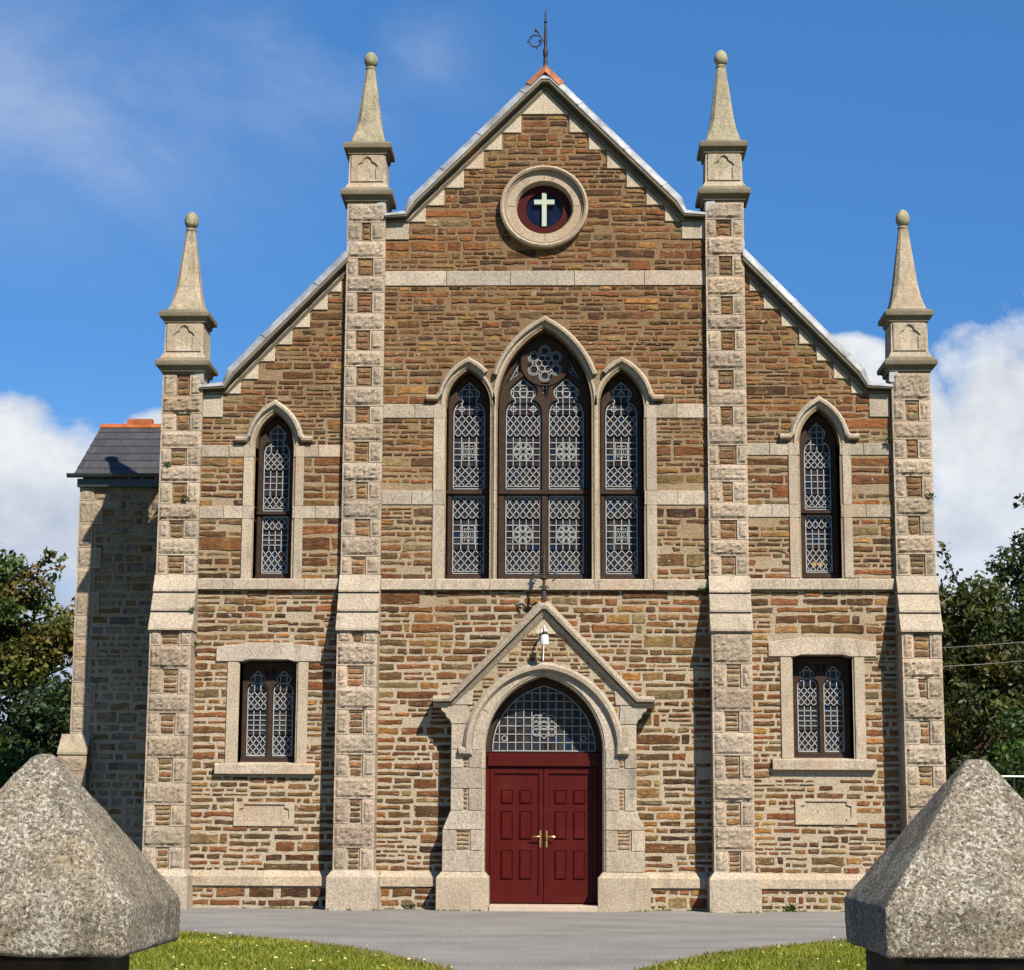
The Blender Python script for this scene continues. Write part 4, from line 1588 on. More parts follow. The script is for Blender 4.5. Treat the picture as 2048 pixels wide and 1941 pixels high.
# square headed ground floor windows
for (cx, w_, z0, z1) in REC:
    fr = MB(); ld = MB(); su = MB()
    holes = []
    lights = []
    for s in (-1, 1):
        lc = cx + s * 0.205
        q = head_shape(lc, 0.165, z0 + 0.105, z0 + 1.12, 0.092, z0 + 1.235, 0.128, z0 + 1.32, z0 + 1.47)
        holes.append(q); lights.append((lc, q))
        holes.append([(lc - s * 0.175, z0 + 1.47), (lc - s * 0.10, z0 + 1.47), (lc - s * 0.17, z0 + 1.37)])
    slab(fr, [(cx - w_ + .004, z0 + .02), (cx + w_ - .004, z0 + .02), (cx + w_ - .004, z1 - .01), (cx - w_ + .004, z1 - .01)], holes, YF0, YF1, 'wood', 0.016)
    box(fr, cx - w_ + 0.01, cx + w_ - 0.01, YF0 - 0.02, YF0 + 0.03, z0 + .021, z0 + 0.075, 'wood')
    for lc, q in lights:
        li = inset_poly(q, 0.016)
        leads(ld, li, lc - 0.149, lc + 0.149, [(z0 + .13, z0 + .44, 'd', 3, 2.5), (z0 + .44, z0 + .83, 'q', 3, 5), (z0 + .83, z0 + 1.12, 'd', 3, 2.5), (z0 + 1.12, z0 + 1.38, 'q', 3, 2)], YL_)
    # lintel, cut with a slight arch above and a chamfered soffit below
    lw = w_ + 0.375
    lint = [(cx - lw, z1 - 0.03), (cx - w_ + 0.03, z1 - 0.03), (cx - w_ + 0.14, z1 + 0.0), (cx + w_ - 0.14, z1 + 0.0), (cx + w_ - 0.03, z1 - 0.03), (cx + lw, z1 - 0.03), (cx + lw, z1 + 0.20),
            (cx + lw * .72, z1 + 0.235), (cx + lw * .35, z1 + 0.27), (cx - lw * .35, z1 + 0.27), (cx - lw * .72, z1 + 0.235), (cx - lw, z1 + 0.20)]
    ashlar(su, lint, -0.035, 0.40)
    for s in (-1, 1):
        xi = cx + s * w_
        pr = [(xi, 0.38), (xi, 0.02), (xi + s * 0.03, -0.028), (xi + s * 0.185, -0.028), (xi + s * 0.185, 0.06), (xi + s * 0.03, 0.38)]
        v = [(x, y, z0 - 0.0) for x, y in pr] + [(x, y, z1 - 0.035) for x, y in pr]
        m = 6
        su.block(v, [(j, (j + 1) % m, m + (j + 1) % m, m + j) for j in range(m)] + [tuple(range(m)), tuple(range(m, 2 * m))[::-1]], 'granite', (1.03, 1.0, .96))
    sill_profile(su, cx - w_ - 0.34, cx + w_ + 0.33, z0 + 0.005, z0 - 0.165, -0.095, 0.38, 3.0)
    win_object(fr, [(cx - w_ + .01, z0 + .03), (cx + w_ - .01, z0 + .03), (cx + w_ - .01, z1 - .02), (cx - w_ + .01, z1 - .02)], ld, su, None)

# round window with the cross
rcx, rcz = ROUND
mb = MB()
slab(mb, circle(rcx, rcz, 0.445, None, 48), [circle(rcx, rcz - 0.0, 0.293, None, 48)], 0.10, 0.18, 'maroon', 0.012)
o = mb.build("round_window", church)
o['label'] = "round window with a pale cross in a maroon frame"
mb = MB()
slab(mb, circle(rcx, rcz, 0.31, None, 40), [], 0.155, 0.165, 'blueglass')
mb.build("glass", o)
mb = MB()
zc = rcz + 0.005
cr = [(-.039, zc - .285), (.039, zc - .285), (.039, zc + .085), (.166, zc + .085), (.166, zc + .165), (.039, zc + .165), (.039, zc + .285), (-.039, zc + .285), (-.039, zc + .165), (-.166, zc + .165), (-.166, zc + .085), (-.039, zc + .085)]
slab(mb, [(rcx + x, z) for x, z in cr], [], 0.085, 0.152, 'cream', 0.004)
mb.build("cross", o)
mb = MB()
# ring stones: flat inner band, then a projecting roll
el = circle(rcx, rcz - 0.005, 0.56, 0.535, 60)
sweep(mb, el[::-1], [(-0.118, 0.22), (-0.118, 0.03), (-0.085, -0.055), (0.045, -0.055), (0.055, -0.085), (0.075, -0.075), (0.088, -0.13), (0.118, -0.15), (0.15, -0.13), (0.155, -0.06), (0.155, 0.04), (-0.05, 0.22)], 'granite', closed=True, col=(0.98, 0.92, 0.85))
for a in (90, 178, 272, 2):
    ca, sa = math.cos(R(a)), math.sin(R(a))
    t_ = Vector((-sa, ca)) * 0.004
    p = (rcx + 0.475 * ca, rcz + 0.455 * sa); q = (rcx + 0.60 * ca, rcz + 0.575 * sa)
    bar(mb, p, q, 0.008, -0.058, -0.02, 'mortar')
mb.build("stone_surround", o)

# carved tablets
for cx, z0, z1 in ((-4.32, 1.235, 1.605), (4.327, 1.30, 1.69)):
    mb = MB()
    a, b = cx - 0.47, cx + 0.47
    ra, rb, rz0, rz1 = cx - 0.385, cx + 0.385, z0 + 0.05, z1 - 0.04
    k = 0.07
    rec = [(ra + k, rz0), (rb - k, rz0), (rb - k, rz0 + k * .7), (rb, rz0 + k), (rb, rz1 - k), (rb - k, rz1 - k * .7), (rb - k, rz1), (ra + k, rz1), (ra + k, rz1 - k * .7), (ra, rz1 - k), (ra, rz0 + k), (ra + k, rz0 + k * .7)]
    slab(mb, [(a, z0), (b, z0), (b, z1), (a, z1)], [rec], -0.03, 0.03, 'granite', 0.004, (1.06, 1.02, .95))
    box(mb, a + 0.02, b - 0.02, -0.006, 0.035, z0 + 0.02, z1 - 0.02, 'granite', (1.04, 1.0, .93))
    o = mb.build("tablet", church)

# --- porch front
random.seed(33)
mb = MB()
PW = [(0.0, 1.62), (0.49, 1.62), (0.575, 1.542), (1.27, 1.542), (1.49, 1.42), (2.82, 1.42)]


def porch_outer(z):
    for (za, xa), (zb, xb) in zip(PW, PW[1:]):
        if za <= z <= zb:
            return xa + (xb - xa) * (z - za) / (zb - za)
    return 1.42


YP = -0.33
outl = [(1.40, 0.5), (1.40, 3.09), (0.0, 4.50), (-1.40, 3.09), (-1.40, 0.5), (-0.92, 0.5)] + arch(0.92, 2.40, 1.16) + [(0.92, 0.5)]
slab(mb, outl, [], YP, 0.0 - 0.001, 'mortar')
# jamb blocks
zj_ = [0.575, 0.89, 1.20, 1.49, 1.82, 2.13, 2.41]
for s in (-1, 1):
    for k, (a, b) in enumerate(zip(zj_, zj_[1:])):
        xo0, xo1 = porch_outer(a + 0.001), porch_outer(b - 0.001)
        xi = 0.945
        if k in (1, 3, 5):
            g0 = xi + (0.20 if k > 1 else 0.17)
            g1 = g0 + (0.09 if k > 1 else 0.22)
            ashlar(mb, [(s * xi, a), (s * g0, a), (s * g0, b), (s * xi, b)], YP - 0.022, 0.15)
            ashlar(mb, [(s * g1, a), (s * xo0, a), (s * xo1, b), (s * g1, b)], YP - 0.022, 0.34)
            zq = a + 0.01
            while zq < b - 0.03:
                hh = min(random.uniform(0.05, 0.075), b - zq)
                stone(mb, *(sorted((s * (g0 + .01), s * (g1 - .01)))), zq + .005, zq + hh - .005, YP, 0.012, tuple(0.5 * a + 0.5 * b for a, b in zip(stone_col(1.0), (0.45, 0.35, 0.24))))
                zq += hh
        else:
            mid = xi + 0.19 if k in (0, 4) else None
            ashlar(mb, [(s * xi, a), (s * xo0, a), (s * xo1, b), (s * xi, b)], YP - 0.022, 0.34)
        # inner reveal stone, chamfered
        pr = [(0.90, 0.12), (0.90, YP + 0.03), (0.945, YP - 0.022), (0.955, YP + 0.05), (0.955, 0.12)]
        kk = random.uniform(0.95, 1.1)
        v = [(s * x, y, a + 0.003) for x, y in pr] + [(s * x, y, b - 0.003) for x, y in pr]
        m = 5
        mb.block(v, [(j, (j + 1) % m, m + (j + 1) % m, m + j) for j in range(m)] + [tuple(range(m)), tuple(range(m, 2 * m))[::-1]], 'granite', (kk, kk, kk * .97))
    # spandrel blocks beside the arch, corbel under the eaves
    ashlar(mb, [(s * 1.16, 2.41), (s * 1.42, 2.41), (s * 1.42, 2.80), (s * 1.18, 2.80)], YP - 0.022, 0.34)
    cb = [(s * 1.15, 2.80), (s * 1.425, 2.80), (s * 1.445, 2.86), (s * 1.50, 2.90), (s * 1.515, 2.96), (s * 1.575, 3.0), (s * 1.60, 3.085), (s * 1.17, 3.085)]
    ashlar(mb, cb, YP - 0.03, 0.36)
    ashlar(mb, [(s * 1.10, 3.09), (s * 1.38, 3.09), (s * 1.17, 3.32), (s * 1.08, 3.32)], YP - 0.026, 0.2)
    # plinth of the porch
    v = []
    for x_t, x_b in ((0.90, 0.825), (1.545, 1.62)):
        v += [(s * x_t, -0.01, 0.575), (s * x_t, YP - 0.03, 0.575), (s * x_b, YP - 0.115, 0.49), (s * x_b, YP - 0.115, -0.2), (s * x_b, -0.01, -0.2), (s * x_b, -0.01, 0.49)]
    f = [(0, 1, 7, 6), (1, 2, 8, 7), (2, 3, 9, 8), (3, 4, 10, 9), (0, 5, 2, 1), (5, 4, 3, 2), (6, 7, 8, 11), (11, 8, 9, 10), (0, 6, 11, 5), (5, 11, 10, 4)]
    mb.block(v, f, 'granite', (0.98, 0.94, 0.88))
# voussoirs: a chamfered arch ring cut into stones
ap = arch(0.90, 2.41, 1.135, 0.0, 20)
nst = 4
idx = [0, 7, 14, 20]
half = ap[:21]
for s in (-1, 1):
    hp = half if s < 0 else [(-x, z) for x, z in half]
    for a, b in zip(idx, idx[1:]):
        seg = hp[a:b + 1]
        if s > 0:
            seg = seg[::-1]
        # trim a hair for the joint
        sweep(mb, seg, [(0.0, 0.12), (0.0, YP + 0.03), (0.045, YP - 0.022), (0.195, YP - 0.022), (0.195, YP + 0.1), (0.05, 0.12)], 'granite', col=(random.uniform(.95, 1.08),) * 3)
# hood mould over the door, with stops
hd = arch(1.15, 2.41, 1.255, 0.0, 24)
sweep(mb, [(-1.30, 2.37), (-1.14, 2.37)] + [p for p in hd if p[1] > 2.47] + [(1.14, 2.37), (1.30, 2.37)],
      [(-0.05, YP + 0.02), (-0.045, YP - 0.05), (-0.015, YP - 0.10), (0.04, YP - 0.105), (0.085, YP - 0.05), (0.085, YP + 0.02)], 'granite', col=(0.95, .93, .9))


# rubble infill of the porch gable
def free_porch(za, zb):
    zm = (za + zb) / 2
    top = (4.50 - zb) / 1.007 - 0.02
    xi = arch_half(1.215, 2.41, 1.325, zm)
    if zm < 2.41 + 1.325:
        lim = min(top, 1.15) if zm < 3.32 else top
        return [(xi, lim), (-lim, -xi)] if lim - xi > 0.05 else []
    return [(-top, top)] if top > 0.05 else []


lay_rubble(mb, free_porch, 2.80, 4.20, YP, 0.06, 0.10, 0.010, 0.012, (1.4, 3.4))
ashlar(mb, [(-0.20, 4.18), (0.20, 4.18), (0.0, 4.42)], YP - 0.02, 0.1)
o_porch = mb.build("porch", church)
# porch coping
mb = MB()
sweep(mb, [(-1.70, 3.09), (-1.40, 3.09), (-0.001, 4.50), (0.001, 4.50), (1.40, 3.09), (1.70, 3.09)],
      [(-0.045, 0.02), (-0.045, YP - 0.004), (-0.03, YP - 0.022), (0.035, YP - 0.075), (0.042, YP - 0.045), (0.066, YP - 0.045), (0.070, YP - 0.118), (0.118, YP - 0.128), (0.135, YP - 0.118), (0.185, YP - 0.06), (0.19, 0.02)], 'granite', [0.75, 0.8, 1, 1, 0.8, 0.75], col=(0.82, 0.80, 0.76))
mb.build("porch_coping", o_porch)

# doorway: frame, transom, two leaves, fanlight
YD = 0.06
mb = MB()
for s in (-1, 1):
    a, b = sorted((s * 0.905, s * 0.836))
    box(mb, a, b, YD - 0.03, YD + 0.10, 0.085, 2.375, 'red')
box(mb, -0.836, 0.836, YD - 0.028, YD + 0.10, 2.158, 2.375, 'red')
slab(mb, arch_poly(0.905, 2.377, 2.40, 1.14), [arch_poly(0.822, 2.40, 2.42, 1.01)], YD - 0.03, YD + 0.10, 'wood', 0.008)
box(mb, -0.86, 0.86, YD - 0.075, YD + 0.05, 2.175, 2.372, 'red')
mb.build("door_frame", church)


def leaf(x0, x1, hinge):
    mb = MB()
    rails = [(0.44, 0.885), (1.045, 1.475), (1.585, 1.80)]
    off = 0.155 if hinge < 0 else 0.175
    cols = [(x0 + 0.16, x0 + 0.345), (x0 + 0.445, x0 + 0.635)]
    holes = [[(a, z0), (b, z0), (b, z1), (a, z1)] for a, b in cols for z0, z1 in rails]
    slab(mb, [(x0 + 0.05, 0.17), (x1 - 0.05, 0.17), (x1 - 0.05, 2.08), (x0 + 0.05, 2.08)], holes, YD, YD + 0.03, 'red', 0.006)
    slab(mb, [(x0, 0.095), (x1, 0.095), (x1, 2.155), (x0, 2.155)], [[(x0 + 0.075, 0.195), (x1 - 0.075, 0.195), (x1 - 0.075, 2.055), (x0 + 0.075, 2.055)]], YD - 0.028, YD + 0.03, 'red', 0.007)
    box(mb, x0 + .02, x1 - .02, YD + 0.02, YD + 0.05, 0.11, 2.14, 'red')
    for a, b in cols:
        for z0, z1 in rails:
            # raised and fielded panel
            e = 0.034
            v = [(a, YD + 0.018, z0), (b, YD + 0.018, z0), (b, YD + 0.018, z1), (a, YD + 0.018, z1), (a + e, YD - 0.008, z0 + e), (b - e, YD - 0.008, z0 + e), (b - e, YD - 0.008, z1 - e * .6), (a + e, YD - 0.008, z1 - e * .6)]
            mb.block(v, [(0, 1, 5, 4), (1, 2, 6, 5), (2, 3, 7, 6), (3, 0, 4, 7), (4, 5, 6, 7)], 'red')
    o = mb.build("door", church)
    mb = MB()
    hx = x1 - 0.045 if hinge < 0 else x0 + 0.045
    sd = -1 if hinge < 0 else 1
    slab(mb, [(hx - .015, 0.935), (hx + .015, 0.935), (hx + .015, 1.19), (hx - .015, 1.19)], [], YD - 0.040, YD - 0.026, 'brass', 0.003)
    tube(mb, [(hx, YD - 0.03, 1.095), (hx, YD - 0.075, 1.095), (hx + sd * 0.02, YD - 0.085, 1.097), (hx + sd * 0.10, YD - 0.085, 1.10), (hx + sd * 0.125, YD - 0.08, 1.097)], [0.011, 0.011, 0.011, 0.010, 0.008], 'brass', 8)
    tube(mb, [(hx, YD - 0.037, 1.0), (hx, YD - 0.047, 1.0)], 0.010, 'brass', 10)
    mb.build("handle", o, 40)
    return o


leaf(-0.83, -0.006, -1)
leaf(0.000, 0.83, 1)
mb = MB()
fl_poly = arch_poly(0.815, 2.39, 2.42, 1.01)
slab(mb, fl_poly, [], YD + 0.06, YD + 0.072, 'glass')
o = mb.build("fanlight", church)
mb = MB()
fi = inset_poly(fl_poly, 0.018)
yl = YD + 0.046
leads(mb, fi, -0.819, 0.819, [(2.41, 3.43, 'q', 13, 8)], yl)
# quatrefoil in the middle, two small diamonds at the sides
cz = 2.80
for s in (-1, 1):
    for q in (-1, 1):
        ring_came(mb, s * 0.115, cz + q * 0.105, 0.058, fi, yl - 0.004, 14)
        line(mb, (s * 0.205, cz), (s * 0.11, cz + q * 0.08), fi, yl - 0.004)
        line(mb, (0, cz + q * 0.205), (s * 0.09, cz + q * 0.10), fi, yl - 0.004)
    ring_came(mb, s * 0.615, 2.60, 0.04, fi, yl - 0.004, 10)
ring_came(mb, 0, cz, 0.065, fi, yl - 0.004, 14, CAME, 0.05)
ring_came(mb, 0, cz, 0.09, fi, yl - 0.004, 14, CAME * .8, 0.07)
mb.build("leading", o, recalc=False)
mb = MB()
box(mb, -0.82, 0.82, -0.47, 0.12, -0.05, 0.08, 'step')
o = mb.build("threshold", church)
bev = o.modifiers.new("bevel", 'BEVEL'); bev.width = 0.008; bev.segments = 2

# --- body of the chapel behind the front: side walls and slate roofs
random.seed(5)


def slates(mb, p0, du, dv, nu, nv, nrm):
    """courses of slates; p0 at the eaves, du along the eaves, dv up the slope"""
    p0, du, dv, nrm = Vector(p0), Vector(du), Vector(dv), Vector(nrm)
    for j in range(nv):
        for i in range(-1, nu + 1):
            o_ = 0.5 if j % 2 else 0.0
            a = max(0.0, (i + o_) / nu); b = min(1.0, (i + 1 + o_) / nu)
            if b - a < 1e-4:
                continue
            k = random.uniform(0.82, 1.15)
            c = (0.066 * k, 0.066 * k, 0.070 * k)
            q0, q1 = p0 + du * (a + 0.0006) + dv * (j / nv), p0 + du * (b - 0.0006) + dv * (j / nv)
            r0, r1 = q0 + dv * (1.04 / nv), q1 + dv * (1.04 / nv)
            lift = nrm * 0.016
            v = [q0 + lift, q1 + lift, r1 + nrm * 0.002, r0 + nrm * 0.002, q0, q1]
            mb.block([tuple(x) for x in v], [(0, 1, 2, 3), (4, 5, 1, 0)], 'slate', c)


mb = MB()
box(mb, -2.88, 2.88, 0.455, 17.0, -0.2, 10.6, 'mortar')
for s in (-1, 1):
    a, b = sorted((s * 2.89, s * 5.93))
    box(mb, a, b, 0.455, 17.0, -0.2, 7.7, 'mortar')
# roof undersides
for s in (-1, 1):
    mb.block([(s * 2.88, 0.455, 10.60), (s * 2.88, 17, 10.60), (0, 17, 13.05), (0, 0.455, 13.05)], [(0, 1, 2, 3)], 'mortar')
    mb.block([(s * 5.93, 0.455, 7.70), (s * 5.93, 17, 7.70), (s * 2.89, 17, 10.05), (s * 2.89, 0.455, 10.05)], [(0, 1, 2, 3)], 'mortar')
mb.block([(-2.88, 17, 10.6), (2.88, 17, 10.6), (0, 17, 13.05)], [(0, 1, 2)], 'mortar')
mb.build("nave_wall", church)
mb = MB()
for s in (-1, 1):
    sl = Vector((-s * 3.1, 0, 2.66))
    nr = Vector((s * 2.66, 0, 3.1)).normalized()
    slates(mb, (s * 3.1, 0.46, 10.48), (0, 16.8, 0), tuple(sl), 42, 14, tuple(nr))
    sl = Vector((-s * 3.25, 0, 2.52))
    nr = Vector((s * 2.52, 0, 3.25)).normalized()
    slates(mb, (s * 6.15, 0.46, 7.60), (0, 16.8, 0), tuple(sl), 42, 14, tuple(nr))
mb.build("roof", church, recalc=False)

# ------------------------------------------------------------------ wall lamp over the door
lamp = empty("wall_lamp", (0.0, -0.35, 4.15))
tag(lamp, "small white wall lamp on a bracket above the red doors", "lamp")


def lp(pts):
    return [(x, y + 0.35, z - 4.15) for x, y, z in pts]


mb = MB()
tube(mb, lp([(0.0, -0.345, 4.22), (0.0, -0.375, 4.22)]), 0.05, 'white', 16)
tube(mb, lp([(0.0, -0.37, 4.21), (0.0, -0.45, 4.25), (0.01, -0.56, 4.285), (0.015, -0.62, 4.28), (0.015, -0.64, 4.23), (0.015, -0.64, 4.13)]), 0.016, 'white', 10)
mb.build("bracket", lamp, 40)
mb = MB()
tube(mb, lp([(0.015, -0.64, 4.20), (0.015, -0.64, 4.185)]), [0.03, 0.035], 'iron', 14)
tube(mb, lp([(0.015, -0.64, 4.187), (0.015, -0.64, 4.15)]), [0.044, 0.046], 'iron', 16)
tube(mb, lp([(0.015, -0.64, 4.155), (0.015, -0.64, 4.13), (0.015, -0.64, 4.0)]), [0.04, 0.062, 0.066], 'white', 18)
mb.build("shade", lamp, 40)
mb = MB()
tube(mb, lp([(0.0, -0.352, 4.18), (-0.005, -0.356, 3.95), (-0.01, -0.40, 3.77)]), 0.010, 'white', 8)
mb.build("conduit", lamp, 40)

# ------------------------------------------------------------------ side wing on the left
random.seed(44)
wing = empty("side_wing", (-6.93, 2.7, -0.05))
tag(wing, "lower stone wing with slate roof and orange ridge tiles left of the chapel", "building")


def wv(mb):
    mb.v = [(x + 7.0, y - 3.0, z) for x, y, z in mb.v]
    return mb


mb = MB()
WX0, WX1 = -8.13, -5.94
box(mb, WX0, WX1, 3.0, 6.6, -0.2, 7.12, 'mortar')
mb.block([(WX0, 3.0, 7.12), (WX0, 6.6, 7.12), (WX0, 4.8, 8.42)], [(0, 1, 2)], 'mortar')
STONE_SET['pal'] = [(0.36, 0.33, 0.265), (0.32, 0.30, 0.25), (0.38, 0.33, 0.25), (0.30, 0.29, 0.26), (0.42, 0.37, 0.29), (0.29, 0.19, 0.09), (0.24, 0.22, 0.19), (0.34, 0.25, 0.14)]
lay_rubble(mb, lambda za, zb: [(-7.86, WX1)], 0.0, 7.06, 3.0, 0.10, 0.21, 0.018, 0.012, (1.1, 2.8))
STONE_SET['pal'] = None
z = 0.0
k = 0
while z < 7.0:
    hgt = random.uniform(0.30, 0.42)
    wdt = 0.40 if k % 2 else 0.24
    rock_block(mb, WX0 - 0.012, WX0 + wdt, z, min(7.05, z + hgt), 2.975, 0.6, 0.018)
    z += hgt
    k += 1
wv(mb).build("wall", wing)
mb = MB()
box(mb, -8.25, -7.78, 2.72, 3.05, -0.2, 2.42, 'granite', (0.95, 0.93, 0.9))
z = 0.0
while z < 2.3:
    hgt = random.uniform(0.3, 0.4)
    rock_block(mb, -8.26, -7.77, z, min(2.42, z + hgt), 2.70, 0.3, 0.016)
    z += hgt
v = []
for x in (-8.265, -7.765):
    v += [(x, 3.05, 2.78), (x, 2.96, 2.78), (x, 2.68, 2.47), (x, 2.68, 2.43), (x, 3.05, 2.43)]
mb.block(v, [(j, (j + 1) % 5, 5 + (j + 1) % 5, 5 + j) for j in range(5)] + [tuple(range(5)), tuple(range(5, 10))[::-1]], 'weather', (1.2, 1.15, 1.1))
wv(mb).build("corner_buttress", wing)
mb = MB()
e0 = Vector((-8.24, 2.86, 7.20))
slates(mb, tuple(e0), (2.32, 0, 0), (0, 1.94, 1.26), 9, 7, tuple(Vector((0, -1.26, 1.94)).normalized()))
slates(mb, (-8.24, 6.74, 7.20), (2.32, 0, 0), (0, -1.94, 1.26), 9, 7, tuple(Vector((0, 1.26, 1.94)).normalized()))
mb.block([(-8.235, 2.88, 7.17), (-8.235, 2.88, 7.21), (-8.235, 4.8, 8.455), (-8.235, 6.72, 7.21), (-8.235, 6.72, 7.17), (-8.235, 4.8, 8.42)], [(0, 1, 2, 5), (5, 2, 3, 4)], 'slate', (0.1, 0.1, 0.11))
wv(mb).build("roof", wing, recalc=False)
mb = MB()
for k in range(5):
    x0 = -8.25 + k * 0.46
    pr = [(4.80 - 0.13, 8.405), (4.80 - 0.125, 8.425), (4.80 - 0.045, 8.49), (4.80, 8.50), (4.80 + 0.045, 8.49), (4.80 + 0.125, 8.425), (4.80 + 0.13, 8.405)]
    kk = random.uniform(0.8, 1.2)
    v = [(x0 + .003, y, z) for y, z in pr] + [(x0 + .457, y, z) for y, z in pr]
    m = 7
    mb.block(v, [(j, (j + 1) % m, m + (j + 1) % m, m + j) for j in range(m)] + [tuple(range(m)), tuple(range(m, 2 * m))[::-1]], 'terracotta', (kk,) * 3)
box(mb, -7.76, -7.30, 4.73, 4.87, 8.47, 8.575, 'terracotta')
wv(mb).build("ridge_tile", wing)
mb = MB()
box(mb, -8.17, -5.95, 2.90, 2.995, 7.02, 7.16, 'gutter')
pr = []
for k in range(9):
    a = math.pi + math.pi * k / 8
    pr.append((2.83 + 0.062 * math.cos(a), 7.235 + 0.07 * math.sin(a)))
for k in range(8, -1, -1):
    a = math.pi + math.pi * k / 8
    pr.append((2.83 + 0.055 * math.cos(a), 7.237 + 0.062 * math.sin(a)))
v = [(-8.33, y, z) for y, z in pr] + [(-5.95, y, z) for y, z in pr]
m = len(pr)
mb.block(v, [(j, (j + 1) % m, m + (j + 1) % m, m + j) for j in range(m)] + [tuple(range(m)), tuple(range(m, 2 * m))[::-1]], 'gutter', (2.2, 2.0, 2.0))
wv(mb).build("gutter", wing)


# ------------------------------------------------------------------ gateposts in the foreground
def gatepost(x, y, rot, half, label, seed, sh, arris):
    random.seed(seed)
    root = empty("gatepost", (x, y, 0))
    root.rotation_euler.z = rot
    tag(root, label, "gatepost", "granite gateposts")
    bm = bmesh.new()
    zb, zt, za = 1.030, 1.197, 1.755
    b0 = [bm.verts.new((sx * half * 0.985, sy * half * 0.985, zb)) for sx, sy in ((-1, -1), (1, -1), (1, 1), (-1, 1))]
    b1 = [bm.verts.new((sx * half, sy * half, zt)) for sx, sy in ((-1, -1), (1, -1), (1, 1), (-1, 1))]
    ht = 0.034
    b2 = [bm.verts.new((sx * ht, sy * ht, za - 0.02)) for sx, sy in ((-1, -1), (1, -1), (1, 1), (-1, 1))]
    bm.faces.new(b0[::-1])
    bm.faces.new(b2)
    for A, B in ((b0, b1), (b1, b2)):
        for i in range(4):
            bm.faces.new((A[i], A[(i + 1) % 4], B[(i + 1) % 4], B[i]))
    bmesh.ops.bevel(bm, geom=bm.edges[:], offset=arris, segments=4, profile=0.5, affect='EDGES', clamp_overlap=True)
    bmesh.ops.triangulate(bm, faces=bm.faces[:])
    for _ in range(4):
        long = [e for e in bm.edges if e.calc_length() > 0.03]
        if not long:
            break
        bmesh.ops.subdivide_edges(bm, edges=long, cuts=1)
        bmesh.ops.triangulate(bm, faces=[f for f in bm.faces if len(f.verts) > 3])
    bm.normal_update()
    sd = seed * 3.7
    disp = []
    for v in bm.verts:
        n = noise.fractal(Vector((v.co.x * 7 + sd, v.co.y * 7, v.co.z * 7)), 1.0, 2.0, 4) * 0.0045
        n += noise.noise(Vector((v.co.x * 40 + sd, v.co.y * 40, v.co.z * 40))) * 0.0028
        disp.append(v.co + v.normal * n)
    for v, c in zip(bm.verts, disp):
        v.co = c
    me = bpy.data.meshes.new("cap")
    bm.to_mesh(me)
    bm.free()
    me.shade_smooth()
    me.materials.append(M['cap'])
    o = bpy.data.objects.new("cap", me)
    COL.objects.link(o)
    o.parent = root
    mb = MB()
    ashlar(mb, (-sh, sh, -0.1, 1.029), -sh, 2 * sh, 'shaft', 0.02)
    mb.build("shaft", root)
    return root


gatepost(-1.619, -23.247, R(-1.3), 0.44, "granite gatepost with a pyramid cap at the lower left corner of the view", 61, 0.28, 0.022)
gatepost(1.874, -23.015, R(1.41), 0.44, "granite gatepost with a shaded left face at the lower right corner of the view", 62, 0.37, 0.011)


def stop_stone(x, y, h, half, label):
    mb = MB()
    pr = [(half, 0, -0.1), (half, 0.15, h - 0.10), (half * 0.93, 0.2, h - 0.05), (half * 0.75, 0.25, h - 0.015), (half * 0.4, 0.3, h)]
    square_loft(mb, 0, 0, pr, 'cap')
    o = mb.build("stop_stone", None, 60)
    o.location = (x, y, 0)
    tag(o, label, "stone post", "low stone posts")
    return o


stop_stone(-1.43, -22.35, 0.88, 0.095, "low round topped granite stone just inside the left gatepost")
stop_stone(1.60, -22.25, 0.875, 0.11, "low granite stone in the shadow of the right gatepost")

# ------------------------------------------------------------------ lawns
LAWN_L = [(-15.5, -1.2), (-9.0, -3.4), (-6.2, -4.9), (-4.39, -6.01), (-3.1, -7.15), (-2.03, -8.46), (-1.35, -9.9), (-0.76, -11.3), (-0.62, -13.5), (-0.62, -22.0), (-15.5, -22.0)]
LAWN_R = [(15.5, -1.6), (9.0, -3.4), (5.6, -5.2), (3.6, -6.76), (2.65, -7.95), (1.86, -9.11), (1.40, -10.2), (1.05, -11.15), (0.85, -13.5), (0.85, -22.0), (15.5, -22.0)]


